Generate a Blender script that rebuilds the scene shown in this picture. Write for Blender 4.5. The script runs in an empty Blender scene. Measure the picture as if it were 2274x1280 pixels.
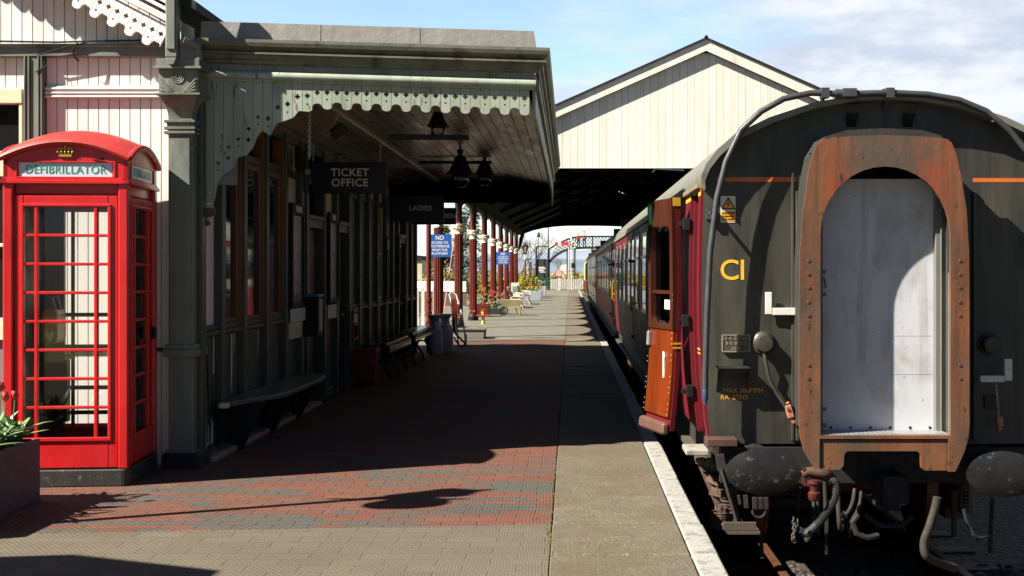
import bpy, bmesh, math, random
from mathutils import Vector, Matrix, Quaternion
rnd = random.Random(7)
S = bpy.context.scene
COL = S.collection
R = math.radians
# ------------------------------------------------------------ camera, sky, sun, exposure
F = 2800.0; VX = 1266.0; VY = 603.0; H = 1.59          # focal length in photo pixels, vanishing point, eye height
cam = bpy.data.cameras.new('camera'); cam.sensor_width = 36; cam.lens = F / 2274 * 36
cam.shift_x = (1137 - VX) / 2274; cam.shift_y = -(640 - VY) / 2274
cam.clip_start = 0.05; cam.clip_end = 9000
camo = bpy.data.objects.new('camera', cam); COL.objects.link(camo)
camo.location = (0, 0, H); camo.rotation_euler = (R(90), 0, 0)
S.camera = camo
LIGHT = Vector((1.0, 0.45, -0.97))                        # the way the sunlight travels
SUN_STRENGTH = 5.0; SKY_STRENGTH = 0.05; EXPOSURE = 1.5
sd = bpy.data.lights.new('sun', 'SUN'); sd.energy = SUN_STRENGTH; sd.angle = R(0.5); sd.color = (1.0, 0.93, 0.82)
so = bpy.data.objects.new('sun', sd); COL.objects.link(so)
so.rotation_euler = LIGHT.to_track_quat('-Z', 'Y').to_euler(); so.location = (-20, -8, 25)
W = bpy.data.worlds.new('World'); S.world = W; W.use_nodes = True
nt = W.node_tree; nt.nodes.clear()
out = nt.nodes.new('ShaderNodeOutputWorld'); bg = nt.nodes.new('ShaderNodeBackground')
sky = nt.nodes.new('ShaderNodeTexSky'); sky.sky_type = 'NISHITA'; sky.sun_disc = False
sky.sun_elevation = math.atan2(0.97, math.hypot(1.0, 0.45)); sky.sun_rotation = math.atan2(-1.0, -0.45) % (2 * math.pi)
sky.air_density = 0.75; sky.dust_density = 0.4; sky.ozone_density = 1.2
bg.inputs['Strength'].default_value = SKY_STRENGTH
tc = nt.nodes.new('ShaderNodeTexCoord')
sep = nt.nodes.new('ShaderNodeSeparateXYZ'); nt.links.new(tc.outputs['Generated'], sep.inputs[0])
def wm(op, a, b=None, clamp=False):
    n = nt.nodes.new('ShaderNodeMath'); n.operation = op; n.use_clamp = clamp
    for i, v in enumerate((a, b)):
        if v is None: continue
        if isinstance(v, (int, float)): n.inputs[i].default_value = v
        else: nt.links.new(v, n.inputs[i])
    return n.outputs[0]
den = wm('ADD', wm('MAXIMUM', sep.outputs[2], 0.0), 0.16)          # a flat cloud layer overhead
comb = nt.nodes.new('ShaderNodeCombineXYZ')
nt.links.new(wm('DIVIDE', sep.outputs[0], den), comb.inputs[0]); nt.links.new(wm('DIVIDE', sep.outputs[1], den), comb.inputs[1])
def wnoise(scale, detail, off):
    mp = nt.nodes.new('ShaderNodeMapping'); mp.inputs['Location'].default_value = off
    nt.links.new(comb.outputs[0], mp.inputs[0])
    n = nt.nodes.new('ShaderNodeTexNoise'); n.inputs['Scale'].default_value = scale; n.inputs['Detail'].default_value = detail
    n.inputs['Roughness'].default_value = 0.58
    nt.links.new(mp.outputs[0], n.inputs['Vector']); return n.outputs['Fac']
cl = wm('ADD', wm('MULTIPLY', wnoise(0.75, 7, (3.1, 0.4, 0)), 0.75), wm('MULTIPLY', wnoise(2.6, 6, (0.2, 5.0, 0)), 0.25))
# more cloud low and to the right, more blue high and to the left, as on the day
cl = wm('ADD', cl, wm('MULTIPLY', wm('SUBTRACT', sep.outputs[0], -0.02), 0.42))
cr = nt.nodes.new('ShaderNodeValToRGB'); cr.color_ramp.elements[0].position = 0.43; cr.color_ramp.elements[1].position = 0.585
nt.links.new(cl, cr.inputs[0])
def sstep(v, a, b):
    n = nt.nodes.new('ShaderNodeMapRange'); n.interpolation_type = 'SMOOTHSTEP'; n.inputs[1].default_value = a; n.inputs[2].default_value = b
    nt.links.new(v, n.inputs[0]); return n.outputs[0]
# the cloud bank lies ahead, low to the north; overhead and behind the sky is clear
cmask = wm('MULTIPLY', sstep(sep.outputs[1], 0.15, 0.6), wm('SUBTRACT', 1.0, sstep(sep.outputs[2], 0.38, 0.62)))
cfac = wm('MULTIPLY', wm('ADD', wm('MULTIPLY', cr.outputs[0], 0.92), 0.08), cmask)
mixs = nt.nodes.new('ShaderNodeMix'); mixs.data_type = 'RGBA'
nt.links.new(cfac, mixs.inputs[0])
boost = nt.nodes.new('ShaderNodeMix'); boost.data_type = 'RGBA'; boost.blend_type = 'MULTIPLY'; nt.links.new(cmask, boost.inputs[0])
nt.links.new(sky.outputs[0], boost.inputs[6]); boost.inputs[6].default_value = (1, 1, 1, 1); boost.inputs[7].default_value = (1.85, 1.85, 1.58, 1)
deep = nt.nodes.new('ShaderNodeMix'); deep.data_type = 'RGBA'; deep.blend_type = 'MULTIPLY'     # clear deep blue away from the cloud bank
nt.links.new(wm('SUBTRACT', 1.0, cmask), deep.inputs[0]); nt.links.new(boost.outputs[2], deep.inputs[6]); deep.inputs[7].default_value = (0.42, 0.45, 0.50, 1)
nt.links.new(deep.outputs[2], mixs.inputs[6])
shade = nt.nodes.new('ShaderNodeMix'); shade.data_type = 'RGBA'
nt.links.new(sstep(wnoise(2.2, 8, (7, 2, 0)), 0.40, 0.60), shade.inputs[0])
shade.inputs[6].default_value = (4.5, 5.1, 6.1, 1); shade.inputs[7].default_value = (6.7, 6.9, 7.4, 1)
nt.links.new(shade.outputs[2], mixs.inputs[7])
nt.links.new(mixs.outputs[2], bg.inputs['Color']); nt.links.new(bg.outputs[0], out.inputs[0])
S.view_settings.view_transform = 'Standard'; S.view_settings.look = 'None'
S.view_settings.exposure = EXPOSURE; S.view_settings.gamma = 1.0
S.render.engine = 'CYCLES'; S.cycles.use_denoising = True
S.cycles.max_bounces = 8; S.cycles.diffuse_bounces = 1; S.cycles.transparent_max_bounces = 16

# ------------------------------------------------------------ mesh helpers
WM = {}                                                    # world matrix of each object made here
def P(px, py, Y):                                          # where a photo pixel lies at the distance Y
    return Vector(((px - VX) * Y / F, Y, H + (VY - py) * Y / F))
def X(px, Y): return (px - VX) * Y / F
def Z(py, Y): return H + (VY - py) * Y / F
class MB:
    def __init__(s): s.v = []; s.f = []
    def add(s, vs, fs, m=None):
        o = len(s.v)
        s.v += [(m @ Vector(v)) if m is not None else Vector(v) for v in vs]
        s.f += [tuple(i + o for i in f) for f in fs]; return s
    def box(s, x0, x1, y0, y1, z0, z1, m=None):
        if x0 > x1: x0, x1 = x1, x0
        if y0 > y1: y0, y1 = y1, y0
        if z0 > z1: z0, z1 = z1, z0
        return s.add([(x0,y0,z0),(x1,y0,z0),(x1,y1,z0),(x0,y1,z0),(x0,y0,z1),(x1,y0,z1),(x1,y1,z1),(x0,y1,z1)],
              [(0,3,2,1),(4,5,6,7),(0,1,5,4),(1,2,6,5),(2,3,7,6),(3,0,4,7)], m)
    def cbox(s, c, d, m=None):
        return s.box(c[0]-d[0]/2, c[0]+d[0]/2, c[1]-d[1]/2, c[1]+d[1]/2, c[2]-d[2]/2, c[2]+d[2]/2, m)
    def bar(s, a, b, w, h=None, up=(0,0,1)):               # a square bar between two points
        a = Vector(a); b = Vector(b); h = h or w; d = (b - a); L = d.length; d.normalize()
        u = Vector(up)
        if abs(d.dot(u)) > .98: u = Vector((0,1,0))
        r = d.cross(u).normalized(); u = r.cross(d).normalized()
        m = Matrix((( r.x,d.x,u.x,a.x),(r.y,d.y,u.y,a.y),(r.z,d.z,u.z,a.z),(0,0,0,1)))
        return s.box(-w/2, w/2, 0, L, -h/2, h/2, m)
    def tube(s, pts, r, n=8, cap=True, closed=False):
        pts = [Vector(p) for p in pts]; k = len(pts)
        rs = r if isinstance(r, (list, tuple)) else [r]*k
        prev = None; o = len(s.v)
        for i, p in enumerate(pts):
            if closed: d = pts[(i+1) % k] - pts[i-1]
            else: d = pts[min(i+1, k-1)] - pts[max(i-1, 0)]
            if d.length < 1e-9: d = Vector((0,0,1))
            d.normalize()
            if prev is None:
                u = Vector((0,0,1)) if abs(d.z) < .9 else Vector((1,0,0))
            else: u = prev
            a = (u - d*u.dot(d)).normalized(); b = d.cross(a); prev = a
            for j in range(n):
                t = 2*math.pi*j/n
                s.v.append(p + (a*math.cos(t) + b*math.sin(t))*rs[i])
        for i in range(k if closed else k-1):
            i2 = (i+1) % k
            for j in range(n):
                s.f.append((o+i*n+j, o+i*n+(j+1)%n, o+i2*n+(j+1)%n, o+i2*n+j))
        if cap and not closed:
            s.f.append(tuple(o+j for j in range(n))[::-1]); s.f.append(tuple(o+(k-1)*n+j for j in range(n)))
        return s
    def lathe(s, prof, n=20, m=None, sx=1, sy=1, flute=0, nf=12):   # profile (radius, z) about the z axis
        o = len(s.v); k = len(prof)
        for r_, z in prof:
            for j in range(n):
                t = 2*math.pi*j/n; rr = r_*(1 - (flute if (flute and j % 2) else 0))
                v = Vector((rr*math.cos(t)*sx, rr*math.sin(t)*sy, z)); s.v.append(m @ v if m is not None else v)
        for i in range(k-1):
            for j in range(n):
                s.f.append((o+i*n+j, o+i*n+(j+1)%n, o+(i+1)*n+(j+1)%n, o+(i+1)*n+j))
        s.f.append(tuple(o+j for j in range(n))[::-1]); s.f.append(tuple(o+(k-1)*n+j for j in range(n)))
        return s
    def prism(s, poly, a, b, plane='xz', m=None):           # polygon extruded; plane xz -> along y, yz -> along x, xy -> along z
        n = len(poly)
        def q(p, t):
            return {'xz': (p[0], t, p[1]), 'yz': (t, p[0], p[1]), 'xy': (p[0], p[1], t)}[plane]
        vs = [q(p, a) for p in poly] + [q(p, b) for p in poly]
        fs = [tuple(range(n)), tuple(range(2*n-1, n-1, -1))] + [(i, n+i, n+(i+1)%n, (i+1)%n) for i in range(n)]
        return s.add(vs, fs, m)
    def grid(s, rows):                                      # rows of points joined into a sheet
        o = len(s.v); h = len(rows); w = len(rows[0])
        for r_ in rows: s.v += [Vector(p) for p in r_]
        for i in range(h-1):
            for j in range(w-1): s.f.append((o+i*w+j, o+i*w+j+1, o+(i+1)*w+j+1, o+(i+1)*w+j))
        return s
    def sphere(s, c, r, n=12, k=8, sc=(1,1,1)):
        return s.lathe([(max(1e-4, r*math.sin(math.pi*i/k)), -r*math.cos(math.pi*i/k)) for i in range(k+1)], n,
               Matrix.Translation(Vector(c)) @ Matrix.Diagonal((*sc, 1)))
    def plate(s, loops, th, m):                              # outlines with holes, filled and given thickness; loops lie in xy, thickness along z
        cu = bpy.data.curves.new('tmp', 'CURVE'); cu.dimensions = '2D'; cu.fill_mode = 'BOTH'; cu.extrude = th/2
        for lp in loops:
            sp = cu.splines.new('POLY'); sp.points.add(len(lp)-1); sp.use_cyclic_u = True
            for i, p in enumerate(lp): sp.points[i].co = (p[0], p[1], 0, 1)
        return s._curve(cu, m)
    def text(s, txt, size, m, th=0.002, align='CENTER', bold=0.0, sx=1.0, spacing=1.0):
        cu = bpy.data.curves.new('tmp', 'FONT'); cu.body = txt; cu.size = size; cu.extrude = th/2
        cu.align_x = align; cu.align_y = 'CENTER'; cu.offset = bold*size; cu.space_character = spacing; cu.resolution_u = 4
        return s._curve(cu, m @ Matrix.Diagonal((sx, 1, 1, 1)))
    def _curve(s, cu, m):
        ob = bpy.data.objects.new('tmp', cu); COL.objects.link(ob)
        dg = bpy.context.evaluated_depsgraph_get(); dg.update()
        me = bpy.data.meshes.new_from_object(ob.evaluated_get(dg))
        s.add([v.co for v in me.vertices], [tuple(p.vertices) for p in me.polygons], m)
        bpy.data.objects.remove(ob); bpy.data.curves.remove(cu); bpy.data.meshes.remove(me); return s
    def build(s, name, mat, parent=None, smooth=False, bevel=0, local=False, recalc=True, seg=1):
        me = bpy.data.meshes.new(name)
        inv = None
        if parent is not None and not local: inv = WM[parent.name].inverted()
        me.from_pydata([tuple(inv @ v) if inv is not None else tuple(v) for v in s.v], [], s.f)
        if recalc:
            bm = bmesh.new(); bm.from_mesh(me); bmesh.ops.recalc_face_normals(bm, faces=bm.faces); bm.to_mesh(me); bm.free()
        me.materials.append(mat)
        if smooth:
            for p in me.polygons: p.use_smooth = True
            if smooth != 'all':
                try: me.set_sharp_from_angle(angle=R(38))
                except Exception: pass
        o = bpy.data.objects.new(name, me); COL.objects.link(o)
        if parent is not None: o.parent = parent; WM[o.name] = WM[parent.name]
        else: WM[o.name] = Matrix.Identity(4)
        if bevel:
            b = o.modifiers.new('bevel', 'BEVEL'); b.width = bevel; b.segments = seg; b.limit_method = 'ANGLE'; b.angle_limit = R(40)
        return o
def tag(o, label, cat, group=None):
    o['label'] = label; o['category'] = cat
    if group: o['group'] = group
    return o
def thing(name, label, cat, loc=(0,0,0), rz=0, group=None):
    o = bpy.data.objects.new(name, None); COL.objects.link(o); o.empty_display_size = .2
    o.location = loc; o.rotation_euler = (0, 0, rz)
    WM[o.name] = Matrix.Translation(Vector(loc)) @ Matrix.Rotation(rz, 4, 'Z')
    return tag(o, label, cat, group)
def struct(o): o['kind'] = 'structure'; return o
def stuff(o): o['kind'] = 'stuff'; return o
def dup(root, loc, rz=0, label=None, group=None, scale=None):
    r = root.copy(); COL.objects.link(r); r.location = loc; r.rotation_euler = (0, 0, rz)
    if scale: r.scale = scale
    if label: r['label'] = label
    if group: r['group'] = group
    for ch in list(root.children):
        c = ch.copy(); COL.objects.link(c); c.parent = r
        for g in list(ch.children):
            d = g.copy(); COL.objects.link(d); d.parent = c
    return r
def T(x, y, z): return Matrix.Translation((x, y, z))
FACE = Matrix.Rotation(R(90), 4, 'X')                        # xy drawing stood up to face the camera (-y)
FACEX = Matrix.Rotation(R(90), 4, 'Z') @ FACE                # stood up to face +x
def rrect(x0, x1, y0, y1, r=.02, n=4):
    pts = []
    for cx, cy, a in ((x1-r, y1-r, 0), (x0+r, y1-r, 90), (x0+r, y0+r, 180), (x1-r, y0+r, 270)):
        for i in range(n+1):
            t = R(a + 90*i/n); pts.append((cx + r*math.cos(t), cy + r*math.sin(t)))
    return pts
def circ(cx, cy, r, n=12): return [(cx + r*math.cos(2*math.pi*i/n), cy + r*math.sin(2*math.pi*i/n)) for i in range(n)]
def quatre(cx, cy, r):                                       # the four-lobed hole of the valance boards
    pts = []
    for k in range(4):
        a = k*math.pi/2
        ox, oy = cx + r*.62*math.cos(a), cy + r*.62*math.sin(a)
        for i in range(6):
            t = a - 1.75 + 3.5*i/5; pts.append((ox + r*.46*math.cos(t), oy + r*.46*math.sin(t)))
    return pts

# ------------------------------------------------------------ materials
def C(r, g=None, b=None):                                    # sRGB 0-255 -> linear
    f = lambda c: (c/12.92 if c <= .04045 else ((c+.055)/1.055)**2.4)
    return (f(r/255), f(g/255), f(b/255), 1)
MATS = {}
def M(name, col, rough=.6, var=.18, scale=6, stretch=(1,1,1), bump=0.0, bscale=60, metal=0, spec=.5,
      dirt=None, chips=None, dirt2=None, coat=0, boards=None, streak=None):
    """painted or bare surface: uneven tone, dirt in patches with a shape of their own, chips and a fine bump"""
    m = bpy.data.materials.new(name); m.use_nodes = True; t = m.node_tree; b = t.nodes['Principled BSDF']
    L = t.links.new
    geo = t.nodes.new('ShaderNodeNewGeometry')
    mp = t.nodes.new('ShaderNodeMapping'); mp.inputs['Scale'].default_value = stretch; L(geo.outputs['Position'], mp.inputs[0])
    def noise(sc, det=6, ro=.6, off=None):
        n = t.nodes.new('ShaderNodeTexNoise'); n.inputs['Scale'].default_value = sc; n.inputs['Detail'].default_value = det
        n.inputs['Roughness'].default_value = ro
        if off:
            m2 = t.nodes.new('ShaderNodeMapping'); m2.inputs['Location'].default_value = off; L(mp.outputs[0], m2.inputs[0]); L(m2.outputs[0], n.inputs['Vector'])
        else: L(mp.outputs[0], n.inputs['Vector'])
        return n.outputs['Fac']
    def ramp(src, p0, p1, c0=(0,0,0,1), c1=(1,1,1,1)):
        r = t.nodes.new('ShaderNodeValToRGB'); e = r.color_ramp.elements
        e[0].position = p0; e[1].position = p1; e[0].color = c0; e[1].color = c1; L(src, r.inputs[0]); return r.outputs[0]
    def mix(fac, a, c):
        x = t.nodes.new('ShaderNodeMix'); x.data_type = 'RGBA'
        if isinstance(fac, float): x.inputs[0].default_value = fac
        else: L(fac, x.inputs[0])
        for i, q in ((6, a), (7, c)):
            if isinstance(q, tuple): x.inputs[i].default_value = q
            else: L(q, x.inputs[i])
        return x.outputs[2]
    lo = tuple(c*(1-var) for c in col[:3]) + (1,); hi = tuple(min(1, c*(1+var)) for c in col[:3]) + (1,)
    n1 = noise(scale); cur = ramp(n1, .3, .7, lo, hi)
    for k, d in enumerate((dirt, dirt2)):
        if d:
            dc, amt, sc = d; f = ramp(noise(sc, 8, .62, (3.3+k*5, 1.7, 9.1)), .66-amt*.35, .80-amt*.25)
            cur = mix(f, cur, dc)
    if chips:
        cc, amt, sc = chips; f = ramp(noise(sc, 5, .7, (11.3, 4.7, 2.1)), .72-amt*.3, .735-amt*.3); cur = mix(f, cur, cc)
    if streak:                                                # grime that ran down in long thin streaks
        dc, amt, sc = streak; m3 = t.nodes.new('ShaderNodeMapping'); m3.inputs['Scale'].default_value = (1, 1, .07); L(geo.outputs['Position'], m3.inputs[0])
        n3 = t.nodes.new('ShaderNodeTexNoise'); n3.inputs['Scale'].default_value = sc; n3.inputs['Detail'].default_value = 6; n3.inputs['Roughness'].default_value = .7; L(m3.outputs[0], n3.inputs['Vector'])
        f = ramp(n3.outputs['Fac'], .62-amt*.3, .85-amt*.2); cur = mix(f, cur, dc)
    if boards:                                                # each board took the paint a little differently
        ax, pitch, amt = boards; sp = t.nodes.new('ShaderNodeSeparateXYZ'); L(geo.outputs['Position'], sp.inputs[0])
        fl = t.nodes.new('ShaderNodeMath'); fl.operation = 'DIVIDE'; L(sp.outputs['xyz'.index(ax)], fl.inputs[0]); fl.inputs[1].default_value = pitch
        f2 = t.nodes.new('ShaderNodeMath'); f2.operation = 'FLOOR'; L(fl.outputs[0], f2.inputs[0])
        wn = t.nodes.new('ShaderNodeTexWhiteNoise'); wn.noise_dimensions = '1D'; L(f2.outputs[0], wn.inputs['W'])
        x = t.nodes.new('ShaderNodeMix'); x.data_type = 'RGBA'; x.blend_type = 'MULTIPLY'; x.inputs[0].default_value = 1; L(cur, x.inputs[6])
        L(ramp(wn.outputs['Value'], 0, 1, (1-amt,1-amt,1-amt*1.2,1), (1,1,1,1)), x.inputs[7]); cur = x.outputs[2]
    L(cur, b.inputs['Base Color'])
    rr = t.nodes.new('ShaderNodeMapRange'); rr.inputs[1].default_value = .3; rr.inputs[2].default_value = .7
    rr.inputs[3].default_value = max(.02, rough-.12*min(1, rough*2)); rr.inputs[4].default_value = min(1, rough+.12*min(1, rough*2))
    L(noise(scale*2.3, 4, .6, (5, 5, 1)), rr.inputs[0]); L(rr.outputs[0], b.inputs['Roughness'])
    b.inputs['Metallic'].default_value = metal; b.inputs['Specular IOR Level'].default_value = spec
    if coat: b.inputs['Coat Weight'].default_value = coat; b.inputs['Coat Roughness'].default_value = .12
    if bump:
        bn = t.nodes.new('ShaderNodeBump'); bn.inputs['Strength'].default_value = 1; bn.inputs['Distance'].default_value = bump
        L(noise(bscale, 4, .6), bn.inputs['Height']); L(bn.outputs[0], b.inputs['Normal'])
    MATS[name] = m; return m
def glass_mat(name, tint=(.9,.95,.93), refl=1.0, dark=0.0):
    m = bpy.data.materials.new(name); m.use_nodes = True; t = m.node_tree; t.nodes.clear(); L = t.links.new
    o = t.nodes.new('ShaderNodeOutputMaterial'); tr = t.nodes.new('ShaderNodeBsdfTransparent'); tr.inputs[0].default_value = (*tint, 1)
    g = t.nodes.new('ShaderNodeBsdfGlossy'); g.inputs['Roughness'].default_value = .02
    fr = t.nodes.new('ShaderNodeFresnel'); fr.inputs[0].default_value = 1.5
    mx = t.nodes.new('ShaderNodeMixShader'); L(fr.outputs[0], mx.inputs[0]); L(tr.outputs[0], mx.inputs[1]); L(g.outputs[0], mx.inputs[2]); L(mx.outputs[0], o.inputs[0])
    return m
pink   = M('pink_white_paint', (.78,.75,.705,1), .55, .05, 3, (1,1,.25), .0008, 30, dirt=((.62,.54,.48,1), .12, 2.2), chips=((.45,.40,.36,1), .10, 18), boards=('x', .087, .10), streak=((.52,.46,.40,1), .16, 9))
cream  = M('cream_paint', (.79,.755,.665,1), .55, .05, 2, (1,1,.2), .0008, 30, dirt=((.66,.60,.48,1), .10, 1.5), boards=('x', .157, .12), streak=((.50,.45,.35,1), .22, 5))
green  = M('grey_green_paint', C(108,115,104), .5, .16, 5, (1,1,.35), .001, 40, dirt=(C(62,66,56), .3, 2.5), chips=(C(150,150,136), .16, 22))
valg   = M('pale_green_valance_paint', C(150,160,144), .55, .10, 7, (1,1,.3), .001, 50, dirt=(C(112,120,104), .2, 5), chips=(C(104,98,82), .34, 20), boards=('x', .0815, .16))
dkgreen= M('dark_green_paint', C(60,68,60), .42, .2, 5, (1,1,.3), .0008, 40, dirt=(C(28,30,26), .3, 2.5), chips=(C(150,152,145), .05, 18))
gutterm= M('weathered_gutter_green', C(98,100,86), .55, .25, 4, (1,1,1), .001, 40, dirt=(C(52,48,40), .4, 6))
lead   = M('grey_lead_sheet', C(124,121,116), .5, .14, 3, (1,1,1), .012, 4, dirt=(C(96,90,78), .3, 2.5))
soffit = M('brown_white_soffit', C(196,182,168), .3, .2, 2.5, (1,.3,1), .0006, 30, dirt=(C(112,84,68), .35, 1.1), dirt2=(C(30,28,26), .4, .75), boards=('x', .115, .25))
slate  = M('dark_slate', C(44,42,42), .8, .3, 8, (1,1,1), .004, 20, spec=.2)
red    = M('telephone_red_paint', (.56,.014,.016,1), .36, .14, 3, (1,1,.6), .0008, 22, dirt=((.38,.016,.016,1), .28, 5), chips=((.05,.016,.016,1), .12, 18), coat=.2)
redfade= M('faded_roof_red', (.46,.03,.028,1), .42, .16, 4, (1,1,1), .0012, 20, dirt=((.42,.06,.05,1), .3, 6), chips=((.08,.03,.025,1), .18, 16))
black  = M('black_iron', C(20,20,20), .6, .3, 6, (1,1,1), .0008, 60, spec=.3)
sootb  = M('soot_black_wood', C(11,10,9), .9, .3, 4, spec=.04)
plinth = M('black_plinth_paint', C(40,40,39), .6, .3, 12, (1,1,1), .002, 60, dirt=(C(100,95,84), .2, 20))
gold   = M('gold_paint', C(196,160,70), .35, .2, 40, metal=.4)
signw  = M('milky_sign_glass', C(208,210,220), .3, .05, 6)
tealtx = M('teal_lettering', C(40,150,125), .5, .05, 6)
whitep = M('white_paint', C(206,203,194), .6, .08, 10, (1,1,1), .001, 60, dirt=(C(160,152,138), .25, 12))
whitetx= M('white_lettering', C(235,235,232), .5, .02, 6)
navy   = M('navy_enamel', C(22,26,60), .35, .1, 6)
bluen  = M('blue_enamel', C(42,92,164), .35, .06, 6, dirt=(C(80,120,175), .1, 8))
brownw = M('varnished_brown_wood', C(112,74,48), .45, .2, 5, (1,1,.15), .0006, 30)
glass  = glass_mat('window_glass', (.985,.99,.985))
darkgl = M('dark_window_glass', (.012,.013,.014,1), .03, .1, 2, spec=.8)
interior = M('dark_interior', C(44,38,34), .9, .4, 2)
maroon = M('maroon_coach_paint', (.115,.010,.017,1), .58, .10, 1.2, (1,1,1), .0005, 6, spec=.1, dirt=((.08,.016,.016,1), .3, 2.0))
endgrey= M('sooty_olive_end_paint', C(60,59,51), .5, .24, 2.2, (1,1,.4), .0012, 18, dirt=(C(36,37,34), .5, 1.6), dirt2=(C(78,72,55), .3, 3), chips=(C(30,28,25), .14, 22), streak=(C(36,34,29), .5, 7))
roofgr = M('grey_coach_roof', C(108,108,98), .55, .12, 2, (1,1,1), .001, 10, dirt=(C(78,74,64), .25, 3))
rust   = M('rusty_steel_plate', C(114,69,37), .62, .34, 3.2, (1,1,.55), .003, 22, dirt=(C(74,63,53), .76, 1.9), dirt2=(C(128,58,30), .42, 2.6), chips=(C(46,35,29), .30, 9), streak=(C(64,42,28), .45, 6))
rustd  = M('dark_rust', C(70,46,34), .75, .35, 8, (1,1,1), .002, 40, dirt=(C(50,40,34), .4, 10))
grime  = M('underframe_grime', C(34,29,26), .8, .4, 9, (1,1,1), .003, 40, dirt=(C(60,48,38), .25, 8))
greasy = M('greasy_steel', C(40,40,40), .34, .35, 5, (1,1,1), .003, 30, metal=.35, dirt=(C(112,112,112), .18, 16), chips=(C(110,108,105), .05, 26))
ddoor  = M('pale_grey_board', C(186,188,194), .45, .06, 2, (1,1,.6), .0012, 9, dirt=(C(158,158,160), .35, 2.0), dirt2=(C(164,158,148), .3, 5), chips=(C(36,34,34), .14, 30), streak=(C(132,124,114), .2, 8))
ngrey  = M('mid_grey_paint', C(104,104,97), .5, .12, 4, (1,1,.4), .001, 30)
orange = M('orange_lining', C(190,98,36), .5, .15, 8)
yellow = M('yellow_lining', C(226,172,44), .5, .08, 8)
varn   = M('orange_varnished_wood', C(108,44,14), .3, .22, 3, (1,1,.12), .0005, 30, dirt=(C(74,30,14), .5, 4), coat=.3)
varnd  = M('dark_varnished_wood', C(64,30,18), .4, .2, 3, (1,1,.12), .0005, 30)
rubber = M('black_rubber', C(30,30,32), .6, .2, 10)
colred = M('oxide_red_iron_paint', C(98,34,25), .42, .15, 5, (1,1,.3), .0006, 40, dirt=(C(80,28,22), .25, 5))
capcr  = M('cream_iron_paint', C(222,212,188), .5, .1, 12, dirt=(C(150,130,105), .25, 16))
planterm = M('dark_plum_grey_trough', C(84,78,80), .62, .12, 5, (1,1,1), .001, 60)
soil   = M('potting_soil', C(46,36,28), .95, .4, 30, (1,1,1), .01, 40)
leafm  = M('tulip_leaf', (.13,.23,.08,1), .42, .35, 14, (1,1,.4))
tulip  = M('red_tulip_petal', C(206,60,62), .45, .3, 26, (1,1,.3))
churnm = M('blue_grey_churn_paint', C(158,164,172), .4, .12, 6, metal=.15)
firered= M('fire_red_paint', C(110,12,12), .4, .12, 6)
benchm = M('black_bench_paint', C(40,40,40), .22, .2, 8, spec=.7)
benchw = M('worn_bench_wood', C(92,90,84), .5, .3, 8, (1,.15,1), .001, 40)
steel  = M('galvanised_steel', C(170,170,168), .4, .15, 12, metal=.6)
wood   = M('weathered_wood', C(128,104,78), .7, .25, 6, (.2,1,1), .001, 40)
stone  = M('grey_stone', C(130,124,114), .85, .25, 6, (1,1,1), .004, 20)
# ------------------------------------------------------------ ground, platform, track
class NB:                                                     # a small builder for paving shaders
    def __init__(s, name):
        s.m = bpy.data.materials.new(name); s.m.use_nodes = True; s.t = s.m.node_tree; s.b = s.t.nodes['Principled BSDF']
        s.geo = s.t.nodes.new('ShaderNodeNewGeometry'); sp = s.t.nodes.new('ShaderNodeSeparateXYZ'); s.L(s.geo.outputs['Position'], sp.inputs[0])
        s.x, s.y, s.z = sp.outputs
    def L(s, a, b): s.t.links.new(a, b)
    def ma(s, op, a, b=None, c=None):
        n = s.t.nodes.new('ShaderNodeMath'); n.operation = op
        for i, v in enumerate((a, b, c)):
            if v is None: continue
            if isinstance(v, (int, float)): n.inputs[i].default_value = v
            else: s.L(v, n.inputs[i])
        return n.outputs[0]
    def vec(s, a, b, c=0):
        n = s.t.nodes.new('ShaderNodeCombineXYZ')
        for i, v in enumerate((a, b, c)):
            if isinstance(v, (int, float)): n.inputs[i].default_value = v
            else: s.L(v, n.inputs[i])
        return n.outputs[0]
    def white(s, v):
        n = s.t.nodes.new('ShaderNodeTexWhiteNoise'); n.noise_dimensions = '3D'; s.L(v, n.inputs['Vector']); return n.outputs['Value']
    def noise(s, sc, det=4, v=None, ro=.6):
        n = s.t.nodes.new('ShaderNodeTexNoise'); n.inputs['Scale'].default_value = sc; n.inputs['Detail'].default_value = det; n.inputs['Roughness'].default_value = ro
        s.L(v if v is not None else s.geo.outputs['Position'], n.inputs['Vector']); return n.outputs['Fac']
    def ramp(s, src, p0, p1, c0=(0,0,0,1), c1=(1,1,1,1)):
        r = s.t.nodes.new('ShaderNodeValToRGB'); e = r.color_ramp.elements
        e[0].position = p0; e[1].position = p1; e[0].color = c0; e[1].color = c1; s.L(src, r.inputs[0]); return r.outputs[0]
    def mix(s, fac, a, c, mode='MIX'):
        x = s.t.nodes.new('ShaderNodeMix'); x.data_type = 'RGBA'; x.blend_type = mode
        for i, q in ((0, fac), (6, a), (7, c)):
            if isinstance(q, float) or isinstance(q, tuple): x.inputs[i].default_value = q
            else: s.L(q, x.inputs[i])
        return x.outputs[2]
    def fin(s, col, rough, height=None, dist=.005):
        s.L(col, s.b.inputs['Base Color'])
        if isinstance(rough, float): s.b.inputs['Roughness'].default_value = rough
        else: s.L(rough, s.b.inputs['Roughness'])
        if height is not None:
            n = s.t.nodes.new('ShaderNodeBump'); n.inputs['Strength'].default_value = 1; n.inputs['Distance'].default_value = dist
            s.L(height, n.inputs['Height']); s.L(n.outputs[0], s.b.inputs['Normal'])
        return s.m
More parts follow.
